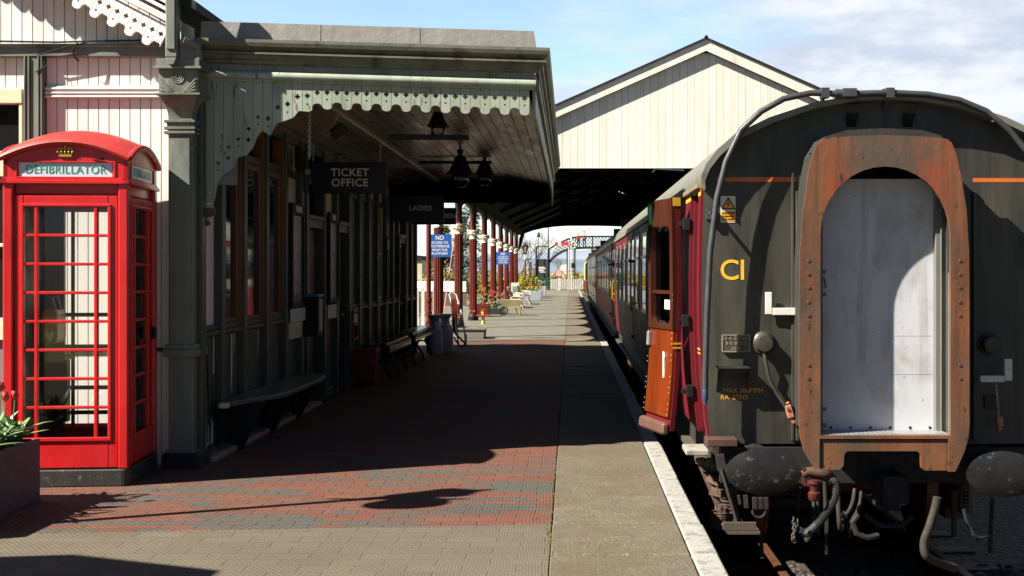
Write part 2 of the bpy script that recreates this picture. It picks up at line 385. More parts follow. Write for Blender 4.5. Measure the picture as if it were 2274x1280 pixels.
def pavers(name, bw, bh, nub_w, nub_h, colours, blue_frac, dist, joint=.03):
    q = NB(name)
    wob = q.noise(2.3, 3); q.x = q.ma('ADD', q.x, q.ma('MULTIPLY', q.ma('SUBTRACT', wob, .5), .035)); q.y = q.ma('ADD', q.y, q.ma('MULTIPLY', q.ma('SUBTRACT', q.noise(1.7, 3), .5), .05))
    row = q.ma('FLOOR', q.ma('DIVIDE', q.y, bh)); odd = q.ma('MODULO', row, 2.0)
    xs = q.ma('ADD', q.ma('DIVIDE', q.x, bw), q.ma('MULTIPLY', odd, .5)); colx = q.ma('FLOOR', xs)
    fx = q.ma('FRACT', xs); fy = q.ma('FRACT', q.ma('DIVIDE', q.y, bh))
    edge = q.ma('MINIMUM', q.ma('MINIMUM', fx, q.ma('SUBTRACT', 1.0, fx)), q.ma('MULTIPLY', q.ma('MINIMUM', fy, q.ma('SUBTRACT', 1.0, fy)), bh/bw))
    jm = q.ramp(edge, joint*.5, joint)
    # raised nubs on each block, staggered like a chequer plate
    nrow = q.ma('FLOOR', q.ma('DIVIDE', q.y, nub_h))
    nx = q.ma('FRACT', q.ma('ADD', q.ma('DIVIDE', q.x, nub_w), q.ma('MULTIPLY', q.ma('MODULO', nrow, 2.0), .5))); ny = q.ma('FRACT', q.ma('DIVIDE', q.y, nub_h))
    nub = q.ma('MULTIPLY', q.ma('SINE', q.ma('MULTIPLY', nx, math.pi)), q.ma('SINE', q.ma('MULTIPLY', ny, math.pi)))
    nubm = q.ramp(nub, .15, .5)
    rv = q.white(q.vec(colx, row)); grp = q.white(q.vec(q.ma('FLOOR', q.ma('DIVIDE', xs, 3.4)), row, 4.0))
    base = q.mix(rv, colours[0], colours[1])
    if blue_frac:
        pick = q.ma('ADD', q.ma('MULTIPLY', grp, .75), q.ma('MULTIPLY', rv, .25))
        pick = q.ma('ADD', pick, q.ma('MULTIPLY', q.ma('SUBTRACT', q.noise(.9, 3), .5), .35))
        isb = q.ma('GREATER_THAN', blue_frac, pick)
        base = q.mix(isb, base, colours[2])
    base = q.mix(q.ma('MULTIPLY', q.ramp(q.noise(1.3, 6), .42, .72), .45), base, colours[3])
    base = q.mix(q.ma('MULTIPLY', q.ramp(q.noise(40, 3), .35, .75), .35), base, colours[4])
    base = q.mix(q.ma('SUBTRACT', 1.0, q.ma('MULTIPLY', nubm, .999)), base, q.mix(.42, base, colours[5]))
    base = q.mix(q.ma('MULTIPLY', q.ma('SUBTRACT', 1.0, jm), .4), base, colours[5])
    hgt = q.ma('MULTIPLY', q.ma('ADD', q.ma('MULTIPLY', nubm, .6), .4), jm)
    hgt = q.ma('ADD', hgt, q.ma('MULTIPLY', q.noise(90, 2), .25))
    st = q.ramp(q.noise(.8, 8, None, .7), .50, .68); base = q.mix(q.ma('MULTIPLY', st, .45), base, q.mix(.55, base, colours[5]))
    gum = q.ramp(q.noise(6.5, 2), .70, .73); base = q.mix(q.ma('MULTIPLY', gum, .5), base, colours[5])
    hgt = q.ma('ADD', hgt, q.ma('MULTIPLY', rv, .5)); q.b.inputs['Specular IOR Level'].default_value = .25
    rough = q.ma('ADD', .66 if blue_frac else .75, q.ma('MULTIPLY', q.noise(7, 3), .3))
    return q.fin(base, rough, hgt, dist)
redpav = pavers('red_and_blue_pavers', .232, .118, .046, .0295, (C(122,80,66), C(111,70,57), C(82,86,82), C(106,86,70), C(88,63,52), C(56,46,40)), .33, .006)
buffpav= pavers('buff_ribbed_pavers', .29, .145, .036, .024, (C(110,103,88), C(103,96,82), C(0,0,0), C(93,84,69), C(82,75,63), C(68,62,51)), 0, .0045, .012)
def slabs():
    q = NB('concrete_slabs')
    n = q.noise(5, 6); col = q.ramp(n, .35, .68, C(98,92,78), C(116,108,92))
    band = q.white(q.vec(q.ma('FLOOR', q.ma('DIVIDE', q.ma('ADD', q.y, .35), .93)), 0, 2))
    col = q.mix(q.ma('MULTIPLY', band, .6), col, C(96,88,74))
    sp = q.ramp(q.noise(42, 4, None, .8), .57, .63); col = q.mix(q.ma('MULTIPLY', sp, .75), col, C(160,154,140))
    dk = q.ramp(q.noise(36, 5, None, .8), .56, .64); col = q.mix(q.ma('MULTIPLY', dk, .75), col, C(78,71,59))
    col = q.mix(q.ma('MULTIPLY', q.ramp(q.noise(1.4, 7), .45, .65), .75), col, C(96,85,67))
    q.b.inputs['Specular IOR Level'].default_value = .25
    return q.fin(col, .85, q.ma('ADD', q.noise(38, 5, None, .75), q.ma('MULTIPLY', q.noise(9, 4), .6)), .016)
slabm = slabs()
def tar():
    q = NB('grey_tarmac'); col = q.ramp(q.noise(2.2, 7), .3, .7, C(90,89,78), C(110,107,94))
    col = q.mix(q.ma('MULTIPLY', q.ramp(q.noise(160, 2), .5, .7), .5), col, C(124,121,108))
    return q.fin(col, .9, q.noise(120, 3), .004)
tarm = tar()
def edgep():
    q = NB('worn_white_edge_paint'); n = q.noise(9, 8, None, .7)
    wear = q.ramp(n, .34, .50); fine = q.ramp(q.noise(70, 4), .28, .50)
    col = q.mix(q.ma('MULTIPLY', wear, fine), C(104,99,90), C(156,154,148))
    return q.fin(col, .8, q.noise(60, 5), .006)
edgem = edgep()
def ballastm():
    q = NB('railway_ballast'); v = q.t.nodes.new('ShaderNodeTexVoronoi'); v.inputs['Scale'].default_value = 20; q.L(q.geo.outputs['Position'], v.inputs['Vector'])
    col = q.mix(q.white(v.outputs['Position']), C(58,46,38), C(104,88,75))
    col = q.mix(q.ramp(v.outputs['Distance'], .35, .7), col, C(34,28,24))
    return q.fin(col, .9, q.ma('SUBTRACT', 1.0, v.outputs['Distance']), .03)
balm = ballastm()
def grassm():
    q = NB('field_grass'); col = q.ramp(q.noise(.05, 8), .35, .65, C(92,104,52), C(132,128,72)); return q.fin(col, .95, q.noise(3, 6), .05)
PY = 106.0                                                   # where the platform ramps away
struct(MB().grid([[(-3000,-60,-1.06),(3000,-60,-1.06)],[(-3000,4000,-1.06),(3000,4000,-1.06)]]).build('ground', grassm()))
ysk = lambda x: 7.93 + .09*(x + .1)                          # the row where the buff paving meets the red
mb = MB(); mb.prism([(-16,-4),(-.118,-4),(-.118,ysk(-.13)),(-16,ysk(-16))], -.30, 0, 'xy'); struct(mb.build('buff_paving', buffpav))
mb = MB(); mb.prism([(-16,ysk(-16)),(-.118,ysk(-.13)),(-.118,29.3),(-3.0,29.3),(-3.0,10.42),(-16,10.42)], -.30, 0, 'xy'); struct(mb.build('red_paving', redpav))
struct(MB().box(-5.7, -.118, 29.3, PY, -.30, .0).build('tarmac_platform', tarm))
struct(MB().box(-5.7, -3.0, 24.8, 29.3, -.30, .0).build('tarmac_corner', tarm))
# separate concrete slabs with open joints, each a hair out of level
mb = MB(); y = -3.7; rs = random.Random(3)
joints = [-3.7,-2.6,-1.4,-.4,.6,1.6,2.6,3.6,4.55,5.45,6.25,7.08,7.96,9.78,10.72]
while joints[-1] < PY: joints.append(joints[-1] + rs.choice((.92,.92,1.0,1.4)))
for a, b in zip(joints, joints[1:]):
    dz = rs.uniform(-.006, .005); x0 = -.115
    if 7.9 < a < 9: x0 = -.118
    mb.box(x0 + rs.uniform(0, .006), .678, a+.016, b-.016, -.22, dz)
struct(mb.build('platform_slabs', slabm, bevel=.010))
mb = MB()
for a, b in zip(joints, joints[1:]):
    mb.box(.684, .832 + rs.uniform(-.006, .006), a+.004, b-.004, -.14, rs.uniform(-.004, .004))
struct(mb.build('platform_edge', edgem, bevel=.012, seg=2))
struct(MB().box(-5.7, .62, -4, PY, -1.05, -.302).build('platform_wall', M('sooty_brick', C(44,38,34), .9, .4, 6, (1,1,1), .006, 25)))
# track bed
rb = random.Random(5); rows = []
ys = [4 + .07*i for i in range(100)]; xs = [.72 + .07*i for i in range(120)]
for yy in ys: rows.append([(x, yy, -.965 + rb.uniform(-.03, .035) - (.05 if x > 7 else 0)) for x in xs])
mb = MB().grid(rows); mb.grid([[(.72, 10.95, -.965), (9.1, 10.95, -.965)], [(.72, 140, -.965), (9.1, 140, -.965)]])
mb.grid([[(.72, -20, -.965), (9.1, -20, -.965)], [(.72, 4, -.965), (9.1, 4, -.965)]])
mb.grid([[(9.05, -20, -.97), (30, -20, -.97)], [(9.05, 140, -.97), (30, 140, -.97)]])
stuff(tag(mb.build('ballast', balm, smooth=False), 'brown stone ballast around the rails beneath the train', 'ballast'))
XC = 2.395
mb = MB(); yy = 3.0
while yy < 60: mb.box(XC-1.28, XC+1.28, yy, yy+.25, -1.05, -.945); yy += .7
stuff(tag(mb.build('sleepers', M('oily_sleeper', C(58,46,36), .8, .3, 6), bevel=.01), 'dark timber sleepers half buried in the ballast under the coaches', 'sleepers'))
railm = M('rusty_rail', C(92,60,40), .55, .3, 10, metal=.3)
rprof = [(-.07,-.945),(.07,-.945),(.07,-.93),(.012,-.91),(.012,-.83),(.034,-.82),(.034,-.785),(-.034,-.785),(-.034,-.82),(-.012,-.83),(-.012,-.91),(-.07,-.93)]
for i, dx in enumerate((-.717, .717)):
    mb = MB(); mb.prism([(XC+dx+p, q) for p, q in rprof], -10, 130, 'xz'); o = mb.build('rail', railm)
    tag(o, ('rusty running rail on the platform side under the train', 'rusty running rail on the far side of the track, coming out beneath the right buffer')[i], 'rail', 'rails of the platform track')
# weeds in the open joint beside the paving
def weeds(name, spots, label):
    mb = MB(); r_ = random.Random(11)
    for x, y, n, s in spots:
        for k in range(n):
            a = r_.uniform(0, 6.28); px, py = x + r_.gauss(0, .012), y + r_.gauss(0, .05); h = s*r_.uniform(.5, 1.2); d = s*.8
            mb.add([(px,py,0),(px+.006,py,0),(px+d*math.cos(a), py+d*math.sin(a), h)], [(0,1,2)])
    return stuff(tag(mb.build(name, M(name+'_leaf', C(96,98,40), .7, .3, 30), recalc=False), label, 'weeds'))
weeds('joint_weeds', [(-.122, 6.95+.16*i, 24 if 7.3 < 6.95+.16*i < 7.9 else 4, .014) for i in range(24)] + [(-3.0+.02*i, 9.15+.06*i, 14, .014) for i in range(4)],
      'yellow green moss and weeds growing in the joint between pavers and slabs')
# far hills and hedges
def hill(name, y, x0, x1, base, amp, seed, m, th=600):
    r_ = random.Random(seed); n = 60; ph = [r_.uniform(0, 6.28) for _ in range(5)]
    mb = MB(); rows = [[], [], []]
    for i in range(n+1):
        t = i/n; x = x0 + (x1-x0)*t
        h = base + amp*sum(math.sin((k+1)*3.1*t*2 + ph[k])/(k+1.2) for k in range(5))
        rows[0].append((x, y, -1.5)); rows[1].append((x, y+th*.55, h)); rows[2].append((x, y+th, -1.5))
    mb.grid(rows); return struct(mb.build(name, m, smooth='all'))
hill('hills', 2500, -1600, 1700, 68, 26, 4, M('moorland_haze_blue', C(124,136,152), .95, .2, .004))  # blue of the distance haze is put into the moorland colour
hill('low_hills', 1500, -900, 900, 20, 7, 9, M('wooded_haze_blue', C(96,112,126), .95, .25, .01), 400)  # woodland colour carries the same painted haze blue
# ------------------------------------------------------------ station building and its canopy
YF = 10.40                                                    # front wall plane
XW = -3.05                                                    # platform-side wall plane
bld = thing('station_building', 'old timber station building with pink white boarded gable and dark green platform side', 'station', (-6, YF+4, 0))
def vboards(mb, a0, a1, pitch, z0, ztop, plane, at, g=.007, dep=.009, th=.03, sgn=1):
    """upright boards with V grooves; plane 'y' faces -y, plane 'x' faces +x"""
    n = max(1, round((a1-a0)/pitch)); p = (a1-a0)/n
    for i in range(n):
        l, r = a0+i*p+.0008, a0+(i+1)*p-.0008
        us = [l, l+g*.5, r-g*.5, r]; ds = [dep, 0, 0, dep]
        for k in range(3):
            q = []
            for u, d in ((us[k], ds[k]), (us[k+1], ds[k+1])):
                zt = ztop(u) if callable(ztop) else ztop
                for z in (z0(u) if callable(z0) else z0, zt):
                    q.append((u, at+d, z) if plane == 'y' else (at-d, u, z))
            mb.add([q[0], q[2], q[3], q[1]], [(0,1,2,3)])
    return mb
# front wall: backing, boards, beam, dado strip
GX = -6.9; GS = .53                                           # gable centre and slope
roofz = lambda x: 3.75 + GS*(x - (-3.10)) * -1 if x > GX else 3.75 + GS*(GX*2 - x + 3.10) * -1
roofz = lambda x: 3.62 + GS*((-3.10) - (x if x > GX else 2*GX - x))
mb = MB(); mb.prism([(-10.7,0),(XW-.06,0),(XW-.06,3.6),(GX,roofz(GX)-.05),(-10.7,3.6)], YF+.035, YF+.16, 'xz'); mb.build('front_wall', pink, bld)
mb = MB(); vboards(mb, -4.32, -3.20, .087, .0, 3.35, 'y', YF); vboards(mb, -4.75, -4.476, .087, 3.0, 3.35, 'y', YF); vboards(mb, -6.6, -4.75, .087, 3.0, 3.35, 'y', YF)
mb.build('wall_boarding', pink, bld, recalc=False)
mb = MB(); vboards(mb, -10.2, -3.2, .087, 3.45, lambda x: max(3.5, roofz(x)-.02), 'y', YF-.02); mb.build('gable_boarding', pink, bld, recalc=False)
mb = MB(); mb.box(-10.6, -3.25, YF-.07, YF+.03, 3.35, 3.45); mb.box(-10.6, -3.25, YF-.09, YF-.0695, 3.425, 3.455); mb.build('tie_beam', green, bld, bevel=.006)
mb = MB(); mb.box(-4.32, -3.215, YF-.028, YF+.02, 3.015, 3.115)
for z in (3.02, 3.05, 3.085): mb.box(-4.32, -3.215, YF-.045, YF-.0285, z, z+.014)
mb.build('dado_moulding', pink, bld, bevel=.004)
mb = MB(); mb.box(-4.476, -4.323, YF-.06, YF+.04, 0, 3.35)
for x in (-4.476, -4.443, -4.365, -4.337): mb.box(x, x+.014, YF-.075, YF-.0605, 0, 3.35)
mb.build('wall_post', green, bld, bevel=.004)
mb = MB(); mb.tube([(-3.42,YF-.03,.95),(-3.34,YF-.05,.95),(-3.28,YF-.05,.95)], .012); mb.box(-4.3,-3.22,YF-.02,YF+.0,.93,.945); mb.build('pipe_clip', black, bld)
# window at the far left
fr = MB()
wx0, wx1, wz0, wz1 = -6.3, -4.53, 1.155, 2.97
fr.box(wx0-.06, wx1+.03, YF-.05, YF+.03, wz1, wz1+.12); fr.box(wx0-.06, wx1+.03, YF-.05, YF+.03, wz0-.13, wz0); fr.box(wx1, wx1+.03, YF-.04, YF+.03, wz0, wz1)
fr.box(wx0, wx1, YF-.02, YF+.03, 2.37, 2.58); fr.box(wx0, wx1, YF-.02, YF+.03, 1.79, 1.82); fr.box(wx0, wx1, YF-.03, YF+.03, wz0, wz0+.05)
w = fr.build('window', M('cream_window_frame', C(228,206,172), .5, .08, 8), bld, bevel=.005)
MB().box(wx0, wx1, YF+.031, YF+.033, wz0, wz1).build('pane', darkgl, w)
MB().box(-6.6, -4.476, YF-.012, YF+.034, 0, wz0-.135).build('lower_panel', M('grey_lower_panel', C(120,112,112), .6), bld)
# corner pilaster
pl = MB(); x0, x1, yp = -3.262, -3.036, 10.19
pl.box(x0+.015, x1-.015, yp, YF+.1, .14, 2.74); pl.box(x0+.035, x1-.035, yp-.012, yp-.0005, .95, 2.68)
for z in (2.70, 2.735, 2.79): pl.box(x0-.012, x1+.012, yp-.03, YF+.1, z, z+.022)
pl.box(x0+.005, x1-.005, yp-.01, YF+.1, 2.757, 2.79); pl.box(x0-.02, x1+.02, yp-.035, YF+.1, .90, .96); pl.box(x0-.01, x1+.01, yp-.02, YF+.1, .96, 1.0)
neck = []                                                     # flared neck under the capital
for i in range(7):
    t = i/6; e = .06*(t**2.2)
    neck.append((x0+.015-e, x1-.015+e, yp-e, 2.815+.19*t))
for a, b in zip(neck, neck[1:]):
    pl.add([(a[0],a[2],a[3]),(a[1],a[2],a[3]),(a[1],YF+.1,a[3]),(a[0],YF+.1,a[3]),(b[0],b[2],b[3]),(b[1],b[2],b[3]),(b[1],YF+.1,b[3]),(b[0],YF+.1,b[3])], [(0,1,5,4),(1,2,6,5),(3,0,4,7)])
pl.box(x0-.07, x1+.07, yp-.085, YF+.1, 3.005, 3.022)
pl.box(x0-.045, x1+.045, yp-.055, YF+.1, 3.022, 3.215); pl.box(x0-.08, x1+.08, yp-.09, YF+.1, 3.215, 3.235); pl.box(x0-.06, x1+.06, yp-.07, YF+.1, 3.235, 3.30)
for i in range(4):                                            # diagonal reeding and the rosette on the capital block
    d = .03*i
    pl.bar((x0-.03, yp-.058, 3.14-d), (x0+.07-d*.4, yp-.058, 3.03), .014, .012); pl.bar((x1+.03, yp-.058, 3.14-d), (x1-.07+d*.4, yp-.058, 3.03), .014, .012)
cx = (x0+x1)/2
for r_ in (.048, .032, .016): pl.tube([(cx+r_*math.cos(a), yp-.058, 3.15+r_*math.sin(a)) for a in [i*math.pi/8 for i in range(16)]], .006, 6, closed=True)
pl.box(x0-.01, x1+.01, yp-.01, YF+.1, .0, .14)
pil = pl.build('pilaster', green, bld, bevel=.004)
mb = MB(); mb.box(x0-.02, x1+.05, yp-.06, YF+.05, -.02, .125); mb.build('plinth', M('black_plinth', C(24,23,22), .7), bld, bevel=.01)
# bargeboard of boarded scallops, sloping down to the right, with its finial post
YB = 10.13
slope = -.52
def scallop(l, r, z, rad, tooth, n=10):                       # rounded tooth or rounded notch across one board
    c, h = (l+r)/2, (r-l)/2
    return [(c - h*math.cos(math.pi*k/n), z + (-rad if tooth else rad)*math.sin(math.pi*k/n)**.8) for k in range(n+1)]
def barge(mb, L):                                             # boards stand square to the slope
    n = round(L/.079); p = L/n; loops = []
    for i in range(n):
        l, r = -L+i*p+.0018, -L+(i+1)*p-.0018; low = -.185
        if i >= n-2: low -= 0
        loops.append([(r, 0), (l, 0)] + scallop(l, r, low, .034, i % 2 == 0)); c = (l+r)/2
        loops.append(quatre(c, -.085, .021))
        if i % 2 == 0: loops.append(circ(c, -.155, .0105, 8))
    mb.plate(loops, .025, T(-3.21, YB, 3.553) @ FACE @ Matrix.Rotation(math.atan(slope), 4, 'Z'))
mb = MB(); barge(mb, 4.1); mb.build('bargeboard', M('white_bargeboard_paint', (.84,.78,.74,1), .5, .08, 6, chips=(C(90,80,70), .08, 26)), bld)
mb = MB()
for off, w_, d in ((.0,.05,.06),(.075,.03,.03),(.135,.035,.045)):
    mb.bar((-6.86, YB-d*.5, 3.65+off-slope*0 + slope*(-6.86+3.3)), (-3.17, YB-d*.5, 3.65+off + slope*(-3.17+3.3)), d, w_)
mb.build('verge_moulding', pink, bld, bevel=.004)
mb = MB(); mb.box(-3.235,-3.14, YB-.06, YB+.03, 3.30, 4.2); mb.prism([(-3.235,3.30),(-3.14,3.30),(-3.165,3.24),(-3.21,3.24)], YB-.06, YB+.03, 'xz'); mb.box(-3.225,-3.15,YB-.075,YB-.0605,3.36,4.2)
mb.build('finial_post', green, bld, bevel=.008)
mb = MB()
for sgn in (1, -1):                                            # two roof slopes
    e = -3.00 if sgn == 1 else 2*GX+3.00
    zz = 3.62+.24 - GS*.2
    a = [(GX, YB-.02, roofz(GX)+.34), (e, YB-.02, zz), (e, 24.8, zz), (GX, 24.8, roofz(GX)+.34)]
    b = [(p[0], p[1], p[2]-.07) for p in a]
    mb.add(a+b, [(0,1,2,3),(4,7,6,5),(0,4,5,1),(1,5,6,2),(2,6,7,3),(3,7,4,0)])
mb.build('roof', slate, bld)
mb = MB(); mb.tube([(-4.8,YF-.11,3.47),(-4.2,YF-.10,3.462),(-3.9,YF-.10,3.47),(-3.5,YF-.11,3.475),(-3.27,YF-.13,3.48)], .008, 6)
mb.tube([(-4.02,YF-.10,3.46),(-4.06,YF-.11,3.40),(-4.05,YF-.10,3.34),(-4.02,YF-.08,3.31)], .006, 6)
mb.tube([(-4.35,YF-.05,3.30),(-4.30,YF-.08,3.35),(-4.28,YF-.08,3.28),(-4.38,YF-.08,3.22)], .005, 6)
mb.tube([(-4.35,YF-.09,3.36),(-4.1,YF-.10,3.43),(-3.95,YF-.1,3.46)], .006, 6)
mb.build('cable', black, bld)
mb = MB(); mb.tube([(-3.1,10.1,3.44),(-3.0,10.16,3.40),(-2.99,10.16,3.31),(-3.06,10.2,3.25),(-3.07,10.22,3.0)], .035, 10, True); mb.build('drainpipe', green, bld, smooth=True)

# platform-side wall
YE = 24.8
mb = MB(); mb.box(-10.7, XW-.13, YF+.17, YE, 0, 3.46); mb.build('side_wall', sootb, bld)
mb = MB()
doors = [(14.55,15.45),(16.45,17.15),(22.3,23.1)]
segs = [(10.33,14.55),(15.45,16.45),(17.15,22.3),(23.1,YE)]
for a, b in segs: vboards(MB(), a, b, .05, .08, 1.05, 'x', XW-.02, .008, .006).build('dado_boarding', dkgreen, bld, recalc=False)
mb = MB()
for a, b in segs:
    mb.box(XW-.12, XW+.005, a, b, 0, .12); mb.box(XW-.1, XW+.03, a, b, 1.045, 1.085); mb.box(XW-.1, XW+.01, a, b, 1.0855, 1.13)
mb.box(XW-.1, XW-.002, YF, YE, 2.62, 2.70); mb.box(XW-.1, XW+.02, YF, YE, 2.98, 3.06)
posts = [10.36,10.96,11.70,12.56,13.40,14.2,14.48,15.5,16.35,17.25,18.1,18.95,19.8,20.7,21.5,22.2,23.2,24.0,24.75]
for y in posts: mb.box(XW-.1, XW+.045, y-.06, y+.06, 0, 3.06)
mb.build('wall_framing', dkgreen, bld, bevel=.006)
mb = MB(); mb.box(XW-.1, XW-.03, 10.42, 10.90, 1.13, 2.6); mb.build('pink_panel', M('pale_pink_panel', C(214,198,206), .5, .05, 3), bld)
dcr = M('dull_cream_paint', C(196,182,158), .5, .08, 4)
vboards(MB(), 13.46, 14.42, .09, 2.7, 2.98, 'x', XW-.03).build('cream_frieze', dcr, bld, recalc=False); MB().box(XW-.1, XW-.03, 13.46, 14.42, 2.34, 2.62).build('cream_panel', dcr, bld); MB().box(XW-.09, XW-.028, 14.2, 14.42, 1.2, 2.34).build('cream_panel', dcr, bld)
for a, b in ((15.56,16.29),(17.31,18.04),(18.16,18.89),(19.01,19.74),(19.86,20.64),(20.76,21.44),(21.56,22.14),(23.26,23.94),(24.06,24.69)): MB().box(XW-.1, XW-.03, a, b, 2.70, 2.98).build('cream_frieze', dcr, bld)
MB().box(XW-.1, XW-.03, 21.56, 22.14, 1.13, 2.62).build('cream_panel', dcr, bld); MB().box(XW-.1, XW-.03, 15.56, 16.29, 2.3, 2.62).build('cream_panel', dcr, bld)
wins = [(11.02,11.64),(11.76,12.50),(12.62,13.34)]
for a, b in wins:
    f = MB(); f.box(XW-.08, XW-.015, a, a+.03, 1.13, 2.62); f.box(XW-.08, XW-.015, b-.05, b, 1.13, 2.62); f.box(XW-.08, XW-.010, a+.0305, b-.0505, 1.13, 1.17); f.box(XW-.08, XW-.015, a+.0305, b-.0505, 2.56, 2.62)
    f.box(XW-.1, XW+.02, b-.012, b+.03, 1.13, 2.98)
    o = f.build('window', brownw, bld, bevel=.005); MB().box(XW-.028, XW-.022, a+.03, b-.05, 1.17, 2.56).build('pane', darkgl, o)
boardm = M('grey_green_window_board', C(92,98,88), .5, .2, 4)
for a, b in ((17.31,18.04),(18.16,18.89),(19.01,19.74)):
    f = MB(); vboards(f, a, b, .12, 1.13, 2.62, 'x', XW-.03); f.box(XW-.1,XW-.045,a,b,1.13,2.62); f.build('boarded_window', boardm, bld, recalc=False)
for a, b in ((19.86,20.64),(20.76,21.44),(23.26,23.94),(24.06,24.69)):
    f = MB(); f.box(XW-.08, XW-.02, a, a+.05, 1.13, 2.62); f.box(XW-.08, XW-.02, b-.05, b, 1.13, 2.62); f.box(XW-.08, XW-.02, a+.051, b-.051, 1.13, 1.18); f.box(XW-.08, XW-.02, a+.051, b-.051, 1.85, 1.89)
    o = f.build('window', MATS['dull_cream_paint'], bld, bevel=.004); MB().box(XW-.06, XW-.055, a+.05, b-.05, 1.18, 2.62).build('pane', darkgl, o)
for a, b in doors:
    d = MB(); d.box(XW-.12, XW-.06, a+.05, b-.05, .02, 2.1)
    for z0, z1 in ((.15,.85),(1.0,1.95)): d.box(XW-.06+.0005, XW-.05, a+.15, b-.15, z0, z1)
    d.box(XW-.1, XW+.03, a, b, 2.1, 2.2); d.box(XW-.1,XW+.05,a,b,2.2,2.25)
    o = d.build('door', M('black_green_door', C(26,30,26), .4) if 'black_green_door' not in MATS else MATS['black_green_door'], bld, bevel=.004)
    MB().sphere((XW-.03, b-.15, 1.0), .03).build('handle', gold, o)
mb = MB(); rs = random.Random(2)                              # concrete skirting at the wall foot, bare and chipped
mb.box(XW-.02, XW+.10, 10.45, 15.0, 0, .05); mb.build('wall_kerb', stone, bld, bevel=.01)
mb = MB(); mb.tube([(-3.03,10.5,1.0),(-3.02,10.52,.6),(-3.0,10.5,.3),(-2.99,10.46,.02)], .007, 6); mb.build('cable', black, bld)

# poster boards, leaflet box and small plates on the wall
def poster(a, b, label, head):
    t = thing('poster_board', label, 'notice board', (XW+.0455, (a+b)/2, 1.19))
    f = MB(); x = XW+.046; f.box(x, x+.035, a, b, 1.19, 1.25); f.box(x, x+.035, a, b, 2.20, 2.33); f.box(x, x+.035, a, a+.05, 1.2505, 2.1995); f.box(x, x+.035, b-.05, b, 1.2505, 2.1995)
    f.build('frame', black, t, bevel=.004)
    MB().box(x, x+.012, a+.05, b-.05, 1.25, 2.20).build('notice', M('grey_notice', C(120,120,118), .3, .3, 9) if 'grey_notice' not in MATS else MATS['grey_notice'], t)
    m = MB()
    for k in range(head): m.box(x+.0355, x+.037, (a+b)/2-.13+k*.075, (a+b)/2-.08+k*.075, 2.235, 2.30)
    m.build('heading', whitetx, t)
    return t
poster(13.5, 14.12, 'tall black framed poster board beside the brown framed windows', 4)
poster(15.6, 16.22, 'second black framed poster board, between the two dark doorways', 3)
t = thing('leaflet_notice', 'cream leaflet panel on the dado below the nearest poster board', 'leaflets', (XW+.03, 13.8, .8))
m = MB().box(XW+.031, XW+.05, 13.5, 14.12, .86, 1.03); m.build('panel', M('cream_leaflet', C(206,194,140), .6, .1, 12), t)
MB().box(XW+.051, XW+.07, 13.5, 14.2, 1.04, 1.185).build('white_strip', whitep, t)
for k in range(5): MB().box(XW+.0505, XW+.054, 13.56+k*.11, 13.60+k*.11, .9, .97).build('leaflet', MATS['dull_cream_paint'], t)
t = thing('leaflet_box', 'dark box of leaflets with a blue lid beside the first doorway', 'leaflet box', (XW+.046, 14.42, .8))
m = MB().box(XW+.046, XW+.2, 14.25, 14.52, .85, 1.3); m.build('box', black, t, bevel=.006); MB().box(XW+.046, XW+.21, 14.24, 14.53, 1.301, 1.33).build('lid', bluen, t); MB().box(XW+.201, XW+.206, 14.3, 14.5, .9, 1.27).build('leaflets', M('tan_card', C(180,160,130), .6), t)
tag(MB().box(XW+.046, XW+.05, 15.62, 16.2, 1.0, 1.17).build('notice', whitep), 'white notice on the dado under the second poster board', 'notice')
for k, (y, z, lab) in enumerate(((20.72, 2.02, 'small dark plate with a white square on the wall before the ladies room'), (22.18, 2.08, 'small dark plate with a white square beyond the far doorway'))):
    t = thing('wall_plate', lab, 'plate', (XW+.046, y, z)); MB().box(XW+.046, XW+.06, y-.12, y+.12, z-.9, z+.14).build('backing', black, t)
    MB().plate([rrect(-.07,.07,-.07,.07,.01), rrect(-.04,.04,-.04,.04,.01)], .003, T(XW+.064, y, z) @ FACEX).build('square', whitetx, t)
# drainpipe-like dark post by the ticket office door
# ------------------------------------------------------------ canopy
can = thing('platform_canopy', 'flat roofed green platform canopy with scalloped and pierced timber valance', 'canopy', (-1.6, 15, 3))
A0 = Vector((XW+.01, 10.42, .012)); A1 = Vector((-.30, 10.42, .012-.03*2.74)); FALL = -.030; du = Vector((1,0,0)); LA = A1.x-A0.x; dn = Vector((0, -1, 0))   # dn points to the camera
def E(a, d, z): return A0 + du*a + dn*d + Vector((0, 0, z + FALL*a))   # a along the end, d towards the camera
EM = Matrix(((1,0,0,0),(0,1,0,0),(FALL,0,1,0),(0,0,0,1)))
EM.translation = A0
def ebox(mb, a0, a1, d0, d1, z0, z1): return mb.box(a0, a1, -d1, -d0, z0, z1, EM)
YC = 21.4
